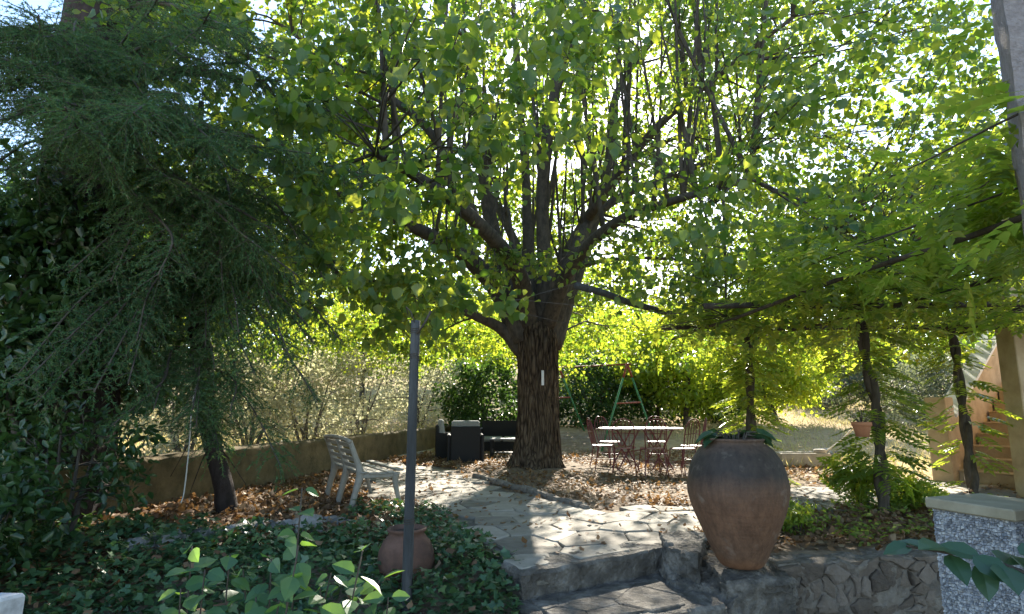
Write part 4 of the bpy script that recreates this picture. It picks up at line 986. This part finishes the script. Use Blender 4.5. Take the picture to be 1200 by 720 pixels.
def build_beam():
    a, b = G(428, 537, .08), G(520, 521, .08); a.x -= .06; m = (a + b) / 2; L = (b - a).length; yaw = math.atan2(b.y - a.y, b.x - a.x)
    o = MB().box((0, 0, 0), (L, .16, .17), bev=.015).build('timber_beam', M['wood']); o.location = (m.x - .12, m.y, .09); o.rotation_euler = (0, 0, yaw)
    props(o, 'long red brown timber beam lying along the foot of the garden wall', 'beam')
    o = MB().box((0, 0, 0), (L * .7, .10, .07), bev=.015).build('stone_kerb', M['concrete']); o.location = (m.x + .22, m.y - .35, .03); o.rotation_euler = (0, 0, yaw + .02)
    props(o, 'narrow pale kerb stone lying beside the brown timber beam', 'kerb stone')
build_beam()

def build_table():
    c = Vector(((748 - 600) / FPX * 11, 11.0, 0)); yaw = .05
    t = empty('bistro_table', c, yaw, 'folding garden table with pale oval top on crossed red legs', 'table')
    n = 40; b = MB(); V = []
    for z, s in ((.722, .985), (.726, 1), (.742, 1), (.748, .985)):
        for k in range(n):
            a = 2 * math.pi * k / n; x = .76 * abs(math.cos(a)) ** .7 * math.copysign(1, math.cos(a)); y = .40 * abs(math.sin(a)) ** .7 * math.copysign(1, math.sin(a)); V.append((x * s, y * s, z))
    F = [[k for k in range(n)][::-1], [3 * n + k for k in range(n)]] + [[r * n + k, r * n + (k + 1) % n, (r + 1) * n + (k + 1) % n, (r + 1) * n + k] for r in range(3) for k in range(n)]
    b.add(V, F); b.build('tabletop', M['tabletop'], t)
    for x in (-.30, .30):
        for s in (-1, 1):
            for y in (-.26, .26):
                q = MB(); q.bar((x - s * .20, y + s * .013, 0), (x + s * .20, y + s * .013, .722), .0135, 7); q.build('leg', M['red'], t)
    for x in (-.50, -.10, .10, .50):
        q = MB(); q.bar((x, -.30, .705), (x, .30, .705), .011, 6); q.build('rail', M['red'], t)
    q = MB(); q.bar((-.34, .0, .30), (.34, .06, .42), .009, 6); q.build('stay', M['red'], t)
build_table()

def build_bistro_chairs():
    t = empty('bistro_chair', (0, 0, 0), 0, 'x', 'chair', 'red bistro chairs around the garden table')
    # local: sits facing +y
    b = MB(); n = 28; V = []
    for z, s in ((.432, 1), (.446, 1.0), (.452, .94)):
        for k in range(n): 
            a = 2 * math.pi * k / n; V.append((.20 * s * math.cos(a), .20 * s * math.sin(a), z))
    b.add(V, [[k for k in range(n)][::-1], [2 * n + k for k in range(n)]] + [[r * n + k, r * n + (k + 1) % n, (r + 1) * n + (k + 1) % n, (r + 1) * n + k] for r in range(2) for k in range(n)])
    b.build('seat', M['redseat'], t)
    for sx in (-1, 1):
        for sy in (-1, 1):
            q = MB(); q.tube([(sx * .15, sy * .13, .44), (sx * .175, sy * .165, .2), (sx * .20, sy * .21, 0)], .0095, 6); q.build('leg', M['red'], t)
    q = MB(); pts = [(-.155, -.15, .43), (-.18, -.20, .62), (-.17, -.235, .80), (-.10, -.255, .90), (0, -.26, .925), (.10, -.255, .90), (.17, -.235, .80), (.18, -.20, .62), (.155, -.15, .43)]
    q.tube(smooth_path(pts, 4), .010, 6); q.build('back_frame', M['red'], t, True)
    for x in (-.09, -.03, .03, .09):
        q = MB(); q.bar((x, -.165, .46), (x * 1.1, -.25, .905 - abs(x) * .25), .006, 5); q.build('back_bar', M['red'], t)
    q = MB(); q.tube(smooth_path([(-.18, -.215, .68), (0, -.238, .69), (.18, -.215, .68)], 4), .007, 5); q.build('back_bar', M['red'], t)
    q = MB(); q.tube([(.18 * math.cos(k * math.pi / 10), .18 * math.sin(k * math.pi / 10), .22) for k in range(21)], .006, 5, cap=False); q.build('ring_stretcher', M['red'], t)
    spots = [(704, 10.9, -1.45, 'red bistro chair at the left end of the garden table'), (760, 10.25, .1, 'red bistro chair with its back to the camera in front of the table'),
             (806, 10.8, 1.35, 'red bistro chair with high looped back at the right end of the table'), (766, 12.0, 3.0, 'red bistro chair on the far side of the garden table'),
             (712, 12.0, -2.5, 'red bistro chair at the far left behind the table'), (795, 10.15, .6, 'red bistro chair standing nearest to the clay jar'), (728, 10.4, -.2, 'red bistro chair in front of the left crossed legs')]
    for i, (px, d, rz, lb) in enumerate(spots):
        o = t if i == 0 else copy_tree(t); o.location = ((px - 600) / FPX * d, d, 0); o.rotation_euler = (0, 0, rz); o['label'] = lb
build_bistro_chairs()

def build_swing():
    aL, aR = P(655, 431, 18.0), P(735, 427, 15.4); c = (aL + aR) / 2; u = (aR - aL).normalized(); v = Vector((-u.y, u.x, 0)).normalized()
    if v.x < 0: v = -v
    t = empty('swing_frame', Vector((c.x, c.y, 0)), 0, 'old swing frame with green legs and faded red bars beyond the table', 'swing'); inv = Matrix.Translation(-Vector((c.x, c.y, 0)))
    def part(name, a, b, r, m):
        q = MB(); q.bar(a, b, r, 10); q.build(name, M[m], t, True).matrix_parent_inverse = inv
    part('top_bar', aL - u * .12, aR + u * .12, .023, 'swingred')
    for a in (aL, aR):
        lo = []
        for s in (-1, 1):
            f = a + v * s * .92; f.z = terrain(f.x, f.y) - .03; k = a.lerp(f, .13); part('leg', k, f, .026, 'swinggreen'); part('leg_joint', a + Vector((0, 0, .02)), a.lerp(f, .16), .031, 'swingred'); lo.append(a.lerp(f, .46))
        part('cross_bar', lo[0], lo[1], .022, 'swingred')
build_swing()

def build_trough():
    a = G(924, 548); c = Vector((a.x + .42, a.y + .28, 0)); z = terrain(c.x, c.y)
    t = empty('stone_trough', (c.x, c.y, z), -.12, 'long concrete trough lying on the sunny ground beyond the terrace', 'trough')
    b = MB(); b.box((0, -.15, .13), (.90, .10, .26), bev=.015); b.build('side_slab', M['concrete'], t)
    b = MB(); b.box((0, .25, .13), (.90, .10, .26), bev=.015); b.build('side_slab', M['concrete'], t)
    for s in (-1, 1): b = MB(); b.box((s * .405, .05, .13), (.09, .296, .25), bev=.01); b.build('end_slab', M['concrete'], t)
    b = MB(); b.box((-.1, .05, .205), (.52, .296, .03)); b.build('soil', M['soil'], t)
    o = MB(); o.lathe([(.001, 0), (.10, 0), (.11, .02), (.11, .055), (.10, .065), (.001, .066)], 20); q = o.build('round_lid', M['concrete'], None, True); q.location = (c.x + .30, c.y - .06, z + .262)
    props(q, 'small round grey stone lid lying on the right end of the trough', 'lid')
    s = MB(); A = Vector((c.x + .40, c.y - .02, z + .26)); Bp = P(1004, 497, c.y + .1); s.tube(smooth_path([A, A.lerp(Bp, .5) + Vector((.02, 0, -.03)), Bp], 4), .014, 6); q = s.build('stick', M['stick'], None, True)
    props(q, 'bleached stick leaning from the trough towards the hanging pot', 'stick')
    # loose stones beyond the trough
    rnd = random.Random(4)
    for k, (px, d, r, lb) in enumerate(((940, 13.6, .16, 'pale boulder left in the row of stones beyond the trough'), (955, 13.8, .19, 'largest pale boulder in the row beyond the trough'), (972, 13.5, .14, 'brownish boulder right in the row beyond the trough'))):
        rock('boulder', ((px - 600) / FPX * d, d, terrain((px - 600) / FPX * d, d) + r * .25), (r * 1.3, r, r * .75), k + 60, M['rock'], lb, 'boulder', 'boulders beyond the trough')

def rock(name, loc, s, seed, m, label=None, cat=None, group=None, parent=None, n=10):
    b = MB(); V = []; F = []
    for i in range(n // 2 + 1):
        th = math.pi * i / (n // 2)
        for k in range(n):
            ph = 2 * math.pi * k / n; d = Vector((math.sin(th) * math.cos(ph), math.sin(th) * math.sin(ph), math.cos(th))); f = 1 + .30 * mnoise.noise(d * 1.5 + Vector((seed * 3.1, 0, 0))) + .14 * mnoise.noise(d * 4 + Vector((seed, 5, 0)))
            V.append((d.x * f * s[0], d.y * f * s[1], d.z * f * s[2]))
    for i in range(n // 2):
        for k in range(n): F.append([i * n + k, (i + 1) * n + k, (i + 1) * n + (k + 1) % n, i * n + (k + 1) % n])
    b.add(V, F); o = b.build(name, m, parent, False); o.location = loc; o.rotation_euler = (0, 0, seed)
    if label: props(o, label, cat, group)
    return o
build_trough()

def edging():
    # row of dark rocks between the ivy and the leaf litter
    R = np.random.RandomState(8)
    c = G(280, 628, -.02); t = empty('rock_edging', c, label='row of dark rough rocks between the ivy and the leaf litter', cat='edging')
    P0 = [(150, 648), (200, 640), (250, 634), (300, 628), (345, 624), (395, 618)]
    for k in range(19):
        f = k / 18 * (len(P0) - 1); i = min(int(f), len(P0) - 2); px = P0[i][0] + (P0[i + 1][0] - P0[i][0]) * (f - i); py = P0[i][1] + (P0[i + 1][1] - P0[i][1]) * (f - i)
        g = G(px, py, -.03) + Vector((R.normal(0, .03), R.normal(0, .04), 0)); s = R.uniform(.07, .13); q = rock('rock', g - c + Vector((0, 0, s * .3)), (s * 1.3, s, s * .85), 200 + k, M['rock'], parent=t, n=12)
    rock('boulder', tuple(G(362, 634, -.05) + Vector((0, 0, .09))), (.17, .14, .15), 300, M['rock'], 'dark boulder at the end of the rock row by the young plant', 'boulder', n=14)
    rock('boulder', tuple(G(398, 622, -.03) + Vector((0, 0, .04))), (.12, .11, .09), 301, M['rock'], 'small dark boulder between the rock row and the bench', 'boulder', n=14)
    # kerb of flat stones along the earth round the linden
    line = [(556, 561), (585, 569), (615, 577), (640, 585), (662, 592), (690, 600)]
    c = G(615, 578); t = empty('earth_kerb', c, label='curving kerb of thin stones edging the earth around the linden', cat='kerb')
    g = [G(*p) for p in line]
    for k in range(16):
        f = k / 16 * (len(g) - 1); i = min(int(f), len(g) - 2); a = g[i].lerp(g[i + 1], f - i); i2 = min(int(f + .3), len(g) - 2); b2 = g[i2].lerp(g[i2 + 1], min(1, f + .3 - i2)); m = (a + b2) / 2; L = (b2 - a).length
        o = MB().box((0, 0, 0), (L * .96, .09 + R.uniform(-.02, .02), .09), bev=.02).build('kerb_stone', M['mortar'], t); o.location = m - c + Vector((0, 0, .03 + R.uniform(-.012, .012))); o.rotation_euler = (R.normal(0, .06), R.normal(0, .05), math.atan2(b2.y - a.y, b2.x - a.x) + R.normal(0, .06))
edging()

def hanging_pot():
    c = P(1011, 512, 6.25)
    t = empty('hanging_pot', c, label='small terracotta pot hanging beside the twisted wisteria trunk', cat='pot')
    b = MB(); b.lathe([(.001, 0), (.075, 0), (.105, .13), (.108, .135), (.118, .137), (.12, .185), (.108, .187), (.10, .15)], 28); b.build('body', M['sunlitclay'], t, True)
    s = MB(); s.lathe([(.001, .165), (.102, .16)], 16); s.build('soil', M['soil'], t)
    t.scale = (.8, .8, .8)
    for a in (0.4, 2.5, 4.6):
        q = MB(); q.bar((math.cos(a) * .117, math.sin(a) * .117, .18), (.0, .1, (PZ - c.z + .05) / .8), .0025, 4); q.build('wire', M['vine'], t)
    R = np.random.RandomState(5); n = 34; pl = empty('potted_plant', c + Vector((0, 0, .135)), label='light green trailing plant growing in the hanging pot', cat='plant')
    a = R.uniform(0, 6.28, n); r = R.uniform(.02, .12, n); pos = np.stack([np.cos(a) * r, np.sin(a) * r, R.uniform(.02, .14, n)], 1); dirs = np.stack([np.cos(a), np.sin(a), R.uniform(-.4, .6, n)], 1); nor = rnd_dirs(R, n) * .4 + np.array([0, 0, 1])
    leaf_objects('leaf', tmpl_mesh('leaf', OVAL, M['lime']), pos, dirs, nor, R.uniform(.05, .09, n), pl)
    st = MB(); [st.tube([(0, 0, -.02), tuple(p)], .0025, 3) for p in pos]; st.build('stems', M['vine'], pl)
hanging_pot()

# ------------------------------------------------------------------ staircase and house on the right
def build_house():
    yaw = math.radians(-56); o = P(1125, 562, 9.25); o.z = 0
    t = empty('staircase', o, yaw, 'ochre outdoor staircase with white topped parapet climbing to the house', 'staircase')
    W = .86; rise, run = .172, .285
    for n in range(9):
        b = MB(); b.box((W / 2, run * n + (9 - n) * run / 2 - .0, rise * (n + .5) - (.02 if n == 0 else 0)), (W, (9 - n) * run, rise - .004 + (.04 if n == 0 else 0)), bev=0); b.build('step', M['stairstone'], t)
        b = MB(); b.box((W / 2, run * n + .14, rise * (n + 1) + .009), (W - .004, run + .03, .022), bev=.006); b.build('tread', M['ochre'], t)
    # parapet on the left: upright end block, then the sloping wall with its white top
    b = MB(); b.box((-.145, -.05, .62), (.28, .30, 1.30), bev=.01); b.build('newel', M['ochre'], t)
    L = 9 * run + .3; y0, y1 = .131, L; z0 = lambda y: .96 + (y - y0) * rise / run
    V = [(x, y, z) for x in (-.25, -.03) for (y, z) in ((y0, -.1), (y1, -.1), (y1, z0(y1)), (y0, z0(y0)))]
    b = MB(); b.add(V, [[0, 1, 2, 3], [7, 6, 5, 4], [0, 3, 7, 4], [3, 2, 6, 7], [2, 1, 5, 6], [1, 0, 4, 5]]); b.build('parapet', M['ochre'], t)
    V = [(x, y, z0(y) + dz) for x in (-.29, .01) for (y, dz) in ((y0 + .002, .003), (y1, .003), (y1, .055), (y0 + .002, .055))]
    b = MB(); b.add(V, [[0, 1, 2, 3], [7, 6, 5, 4], [0, 3, 7, 4], [3, 2, 6, 7], [2, 1, 5, 6], [1, 0, 4, 5]]); b.build('parapet_cap', M['white'], t)
    # the house corner in front of the stairs' right end
    c = P(1195, 480, 7.75); h = empty('house', (c.x + 1.2, c.y + .5, 0), 0, 'ochre rendered house wall at the right edge beside the stairs', 'house')
    b = MB(); b.box((.55, -.35, 1.85), (3.4, .30, 3.9), bev=.01); o = b.build('wall', M['ochre'], h)
    o.location = (0, 0, 0)
    b = MB(); b.box((.75, .25, 3.86), (3.9, 1.9, .12), bev=.02); b.build('roof', M['terracotta'], h)
    return c
build_house()

def build_pillars():
    # roughcast porch pillar at the upper right edge
    e = P(1180, 75, 2.3); t = MB(); w = .42
    o = rough_block([(e.x + .02, e.y), (e.x + .02 + w, e.y - .10), (e.x + .20 + w, e.y + .3), (e.x + .27, e.y + .34)], -.6, 4.4, .010, 71, M['rough'], 'porch_pillar', None, 16, 90, 12)
    props(o, 'rough pinkish grey roughcast pillar at the upper right edge', 'pillar')
    # granite chip pillar, lower right
    near, left = P(1186, 597, 2.6), P(1090, 583, 2.93); zt = near.z
    u = Vector((near.x - left.x, near.y - left.y, 0)); S = u.length; u.normalize(); v = Vector((-u.y, u.x, 0))     # u along the shown face, v inwards
    if v.x < 0: v = -v
    c = Vector((left.x, left.y, 0)) + u * S / 2 + v * S / 2
    t = empty('gate_pillar', (c.x, c.y, -.55), 0, 'square gate pillar faced with white and grey granite chips', 'pillar'); inv = Matrix.Translation(-Vector((c.x, c.y, -.55)))
    yaw = math.atan2(u.y, u.x)
    b = MB(); b.box((c.x, c.y, (-.6 + zt - .05) / 2), (S - .02, S - .02, zt - .05 + .6), yaw); b.build('core', M['mortar'], t).matrix_parent_inverse = inv
    b = MB(); b.box((c.x, c.y, zt - .024), (S + .035, S + .035, .048), yaw, bev=.006); b.build('capstone', M['capstone'], t).matrix_parent_inverse = inv
    rnd = random.Random(15); b = MB()
    for face in range(4):
        ang = yaw + face * math.pi / 2; fu = Vector((math.cos(ang), math.sin(ang), 0)); fn = Vector((math.sin(ang), -math.cos(ang), 0))
        nx, nz = (32, 110) if face in (0, 1) else (12, 40)
        H = zt - .05 + .55; jit = {}
        for i in range(nx + 1):
            for j in range(nz + 1): jit[i, j] = ((i + (rnd.uniform(-.42, .42) if 0 < i < nx else 0)) / nx, (j + (rnd.uniform(-.42, .42) if 0 < j < nz else 0)) / nz)
        for i in range(nx):
            for j in range(nz):
                q = [jit[i, j], jit[i + 1, j], jit[i + 1, j + 1], jit[i, j + 1]]; cx = sum(p[0] for p in q) / 4; cy = sum(p[1] for p in q) / 4; h = rnd.uniform(.002, .011)
                pt = lambda s, tt, w: Vector((c.x, c.y, 0)) + fu * ((s - .5) * (S - .004)) + fn * (S / 2 - .009 + w) + Vector((0, 0, -.55 + tt * H))
                tilt = [rnd.uniform(-.004, .004) for _ in range(4)]
                V = [pt(cx + (s - cx) * .95, cy + (tt - cy) * .95, -.004) for s, tt in q] + [pt(cx + (s - cx) * .74, cy + (tt - cy) * .74, h + tl) for (s, tt), tl in zip(q, tilt)]
                b.add(V, [[4, 5, 6, 7], [0, 1, 5, 4], [1, 2, 6, 5], [2, 3, 7, 6], [3, 0, 4, 7]])
    o = b.build('stone_chips', M['chip'], t); o.matrix_parent_inverse = inv; o['kind'] = 'stuff'
    # white plastered ledge at the lower left corner
    a = P(30, 695, 1.75); t = MB(); z = a.z
    V = []; out = [(a.x, a.y), (a.x - .035, a.y - .07), (a.x - .11, a.y - .16), (a.x - .6, a.y - .2), (a.x - .62, a.y + .02), (a.x - .25, a.y + .015)]
    n = len(out)
    for zz, s in ((z - .75 - .6, .9), (z - .12, .9), (z - .12, .99), (z - .008, 1), (z, .975)):
        cx = sum(p[0] for p in out) / n; cy = sum(p[1] for p in out) / n; V += [(cx + (x - cx) * s, cy + (y - cy) * s, zz) for x, y in out]
    t.add(V, [[4 * n + k for k in range(n)][::-1]] + [[r * n + k, (r + 1) * n + k, (r + 1) * n + (k + 1) % n, r * n + (k + 1) % n] for r in range(4) for k in range(n)])
    o = t.build('white_ledge', mat('stained_white', (.26, .255, .24), (.58, .57, .54), 9, .85, .4, 40, c=(.74, .73, .70), bdist=.006, detail=10)); props(o, 'white plastered ledge poking in at the bottom left corner', 'ledge')
build_pillars()

# ------------------------------------------------------------------ near plants
def stem_plant(name, label, cat, base, tips, lm, tmpl, lsize, seed, group=None, pair=.075, first=.35, stem_r=.006, droop=.25):
    R = np.random.RandomState(seed); base = Vector(base); t = empty(name, base, label=label, cat=cat, group=group)
    st = MB(); pos = []; dirs = []; nor = []; size = []
    for tip in tips:
        tip = Vector(tip) - base; mid = tip * .5 + Vector((R.normal(0, .03), R.normal(0, .03), 0)); pts = smooth_path([(R.normal(0, .02), R.normal(0, .02), -.05), mid, tip], 8)
        st.tube(pts, lerp_list([stem_r, stem_r * .4], len(pts)), 5); L = tip.length; n = max(2, int(L * (1 - first) / pair)); a0 = R.uniform(0, 3)
        for k in range(n + 1):
            f = (first + (1 - first) * k / n) * (len(pts) - 1); i = min(int(f), len(pts) - 2); p = pts[i].lerp(pts[i + 1], f - i); a = a0 + k * math.pi / 2 + R.normal(0, .25)
            sc = 1 - .25 * (k / n) ** 2
            for s in (0, math.pi):
                d = Vector((math.cos(a + s), math.sin(a + s), R.uniform(-.75, .45))); pos.append(p + d * .012); dirs.append(d); nor.append((R.normal(0, .5), R.normal(-.35, .5), 1)); size.append(R.uniform(*lsize) * sc)
    st.build('stems', M['vine'], t, True)
    leaf_objects('leaf', tmpl_mesh('leaf', tmpl, lm), np.array(pos), np.array(dirs), np.array(nor), size, t)
    return t
BROAD = ([(0, 0, 0), (-.20, .12, .04), (-.34, .38, .07), (-.24, .70, .03), (0, 1, -.10), (.24, .70, .03), (.34, .38, .07), (.20, .12, .04), (0, .5, -.02)],
         [[0, 8, 2, 1], [8, 4, 3, 2], [0, 7, 6, 8], [8, 6, 5, 4]])
def near_plants():
    g = lambda x, y: (x, y, terrain(x, y))
    d = 2.1
    stem_plant('young_shrub', 'young shrub with tall sunlit shoot of paired oval leaves in the ivy', 'shrub', g(-.76, d), [P(354, 572, d), P(318, 655, d + .1), P(425, 645, d - .1), P(388, 672, d), P(285, 668, d + .15), P(350, 640, d - .1), P(400, 690, d + .1), P(330, 690, d - .1), P(300, 700, d), P(445, 680, d + .1)], M['lilac'], BROAD, (.075, .115), 5, 'young shrubs in the ivy bed')
    stem_plant('young_shrub', 'low young shrub with heart shaped leaves left of the tall shoot', 'shrub', g(-1.05, d), [P(240, 668, d), P(212, 690, d), P(270, 650, d + .1), P(225, 640, d + .2)], M['lilac'], ([(x * 1.25, y, z) for x, y, z in BROAD[0]], BROAD[1]), (.075, .105), 6, 'young shrubs in the ivy bed')
    stem_plant('young_shrub', 'leafy young shrub at the bottom edge right of the tall shoot', 'shrub', g(-.55, d), [P(375, 690, d), P(420, 700, d), P(335, 690, d), P(455, 700, d)], M['lilac'], BROAD, (.07, .10), 7, 'young shrubs in the ivy bed')
    # blue green branch leaning in from the right, close to the camera
    R = np.random.RandomState(9); base = Vector((1.72, 1.45, -.5)); t = empty('leaning_shrub', base, label='blue green leafy branch reaching in front of the granite pillar', cat='shrub')
    st = MB(); p = [Vector((0, 0, 0)), P(1290, 760, 1.42) - base, P(1230, 690, 1.5) - base, P(1170, 660, 1.58) - base, P(1110, 648, 1.64) - base, P(1062, 640, 1.68) - base]
    st.tube(smooth_path(p, 5), lerp_list([.009, .006, .003], 26), 6); st.build('stems', M['vine'], t, True)
    L = [((1068, 640, 1.68), (-1, .1, -.25), .085), ((1108, 642, 1.64), (-.7, -.3, .1), .115), ((1112, 650, 1.64), (-.1, -.7, -.5), .10), ((1140, 652, 1.6), (.3, -.6, -.35), .11), ((1150, 654, 1.6), (-.7, .5, .2), .11),
         ((1172, 662, 1.57), (-.3, -.8, -.3), .12), ((1180, 662, 1.57), (.5, .5, .1), .12), ((1200, 672, 1.53), (.2, -.7, -.6), .125), ((1212, 676, 1.52), (.2, .6, .2), .12), ((1150, 660, 1.6), (-.2, -.4, -.8), .10), ((1092, 645, 1.66), (-.4, .5, .15), .09), ((1195, 650, 1.56), (.9, .1, .0), .12)]
    leaf_objects('leaf', tmpl_mesh('leaf', BROAD, M['jarleaf']), np.array([P(*q[0]) - base for q in L]), np.array([q[1] for q in L]), np.array([(R.normal(0, .25), -.45 + R.normal(0, .25), 1) for q in L]), [q[2] * .9 for q in L], t)
    # light green shrub round the foot of the wisteria
    f = G(1015, 596); bush('ground_shrub', 'light green low shrub at the foot of the twisted wisteria trunk', 'shrub', gz(f.x, f.y), .5, (f.x, f.y + .1, .36), (.40, .32, .30), 26, 5, (.15, .24), M['wist'], M['vine'], 301, .012, 5, (.08, .14), tmpl=PINN)
    f = G(1075, 597); bush('ground_shrub', 'light green low shrub between the twisted wisteria and the granite pillar', 'shrub', gz(f.x, f.y), .35, (f.x, f.y + .1, .2), (.35, .3, .2), 22, 5, (.14, .22), M['wist'], M['vine'], 302, .010, 4, (.08, .14), tmpl=PINN)
    f = G(935, 625); bush('ground_shrub', 'light green weeds beside the clay jar behind the stone wall', 'shrub', gz(f.x, f.y), .25, (f.x, f.y + .1, .12), (.26, .25, .13), 30, 24, (.035, .065), M['wist'], M['vine'], 303, .008, 4, (.07, .13), tmpl=OVAL)
near_plants()

# ------------------------------------------------------------------ ground cover
def cover(name, label, cat, region, n, tmpl, m, size, seed, h=(0, .02), up=1.0, tilt=.5, test=None, dirz=0.0, clump=None):
    R = np.random.RandomState(seed); x0, x1, y0, y1 = region; x = R.uniform(x0, x1, n); y = R.uniform(y0, y1, n)
    keep = np.array([(test is None or test(a, b)) and (clump is None or mnoise.noise(Vector((a * clump[0], b * clump[0], seed))) > clump[1] + R.normal(0, .12)) for a, b in zip(x, y)]); x, y = x[keep], y[keep]; k = len(x)
    z = np.array([terrain(a, b) + .012 for a, b in zip(x, y)]) + .004 + R.uniform(h[0], h[1], k) * (.6 + .8 * np.array([abs(mnoise.noise(Vector((a * 2, b * 2, 1)))) * 2 for a, b in zip(x, y)]))
    pos = np.stack([x, y, z], 1); dirs = rnd_dirs(R, k); dirs[:, 2] = dirs[:, 2] * .35 + dirz; nor = rnd_dirs(R, k) * tilt; nor[:, 2] += up
    o = scatter(name, tmpl, pos, dirs, nor, R.uniform(size[0], size[1], k), m); return props(o, label, cat, kind='stuff')
def ground_cover():
    inpat = lambda x, y: inside(x, y, PATIO)
    def ivy_t(x, y):
        if y > 5.55 - .12 * (x + 2) or x > .12 - .12 * max(0, 4.6 - y) or inpat(x, y) or (y < 4.4 and x > .05): return False
        return x > -5.5
    cover('ivy', 'dark ivy covering the sloping bed in front of the post', 'ivy', (-5.5, .2, 2.2, 5.9), 26000, IVY, M['ivy'], (.035, .075), 401, (.01, .16), 1, .75, ivy_t)
    cover('ivy', 'ivy spilling along the terrace edge behind the squat pot', 'ivy', (-1.9, .15, 4.6, 7.2), 5200, IVY, M['ivy'], (.03, .06), 402, (.01, .12), 1, .75, lambda x, y: not inpat(x, y) and y > 5.5 - .12 * (x + 2) and x > -1.55 - .15 * (y - 5.5) and x < -.05 and y < 7.0, clump=(1.4, -.2))
    cover('leaf_litter', 'dry brown leaves and bits caught in the dark ivy', 'fallen leaves', (-5.0, .1, 2.2, 6.6), 1500, CURL, M['litter'], (.04, .08), 411, (.05, .17), 1, .7, lambda x, y: not inpat(x, y) and x < .05, clump=(1.2, -.1))
    bed = lambda x, y: x > wall_x(y) + .02 and x < -1.0 and not inpat(x, y) and y > 4.3 and (y > 5.2 or x < -2.6)
    cover('leaf_litter', 'orange brown fallen leaves between the garden wall and the ivy', 'fallen leaves', (-4.6, -1.0, 4.3, 13.5), 17000, CURL, M['litter'], (.05, .10), 403, (0, .03), 1, .55, bed)
    cover('leaf_litter', 'fallen leaves scattered on the earth around the linden trunk', 'fallen leaves', (-2.4, 6.5, 7.0, 15), 13000, CURL, M['litter'], (.045, .085), 404, (0, .012), 1, .45, lambda x, y: not inpat(x, y), clump=(.7, -.15))
    cover('leaf_litter', 'fallen leaves in the bed behind the rubble wall and jar', 'fallen leaves', (1.6, 6.0, 4.95, 7.6), 5200, CURL, M['litter'], (.045, .085), 405, (0, .04), 1, .6, lambda x, y: not inpat(x, y) and y > 5.0 + .1 * (x - 2))
    cover('leaf_litter', 'few dry leaves blown over the flagstones', 'fallen leaves', (-3, 8, 4.2, 12), 2600, CURL, M['litter'], (.035, .07), 406, (.025, .035), 1, .4, lambda x, y: inpat(x, y))
    cover('weeds', 'green weeds growing in the bed behind the rubble wall', 'weeds', (1.4, 5.4, 4.98, 7.0), 2600, OVAL, M['grass'], (.04, .08), 407, (.01, .12), 1, .8, lambda x, y: not inpat(x, y) and y > 5.05 + .1 * (x - 2), clump=(1.1, .02))
    cover('dry_grass', 'dry yellow grass on the sunny ground beyond the terrace', 'grass', (3.0, 16, 9.4, 30), 16000, BLADE, M['straw'], (.12, .28), 408, (0, .01), .15, .9, lambda x, y: not inpat(x, y) and (x > 4.4 or y > 18) and not (3.9 < x < 6.3 and 9 < y < 11.3), dirz=.9)
    cover('dry_grass', 'dry pale grass on the field beyond the garden wall', 'grass', (-14, -1.2, 8, 30), 16000, BLADE, M['straw'], (.14, .34), 409, (0, .01), .15, .9, lambda x, y: x < wall_x(min(y, 18.2)) - .3 or y > 19, dirz=.9)
ground_cover()
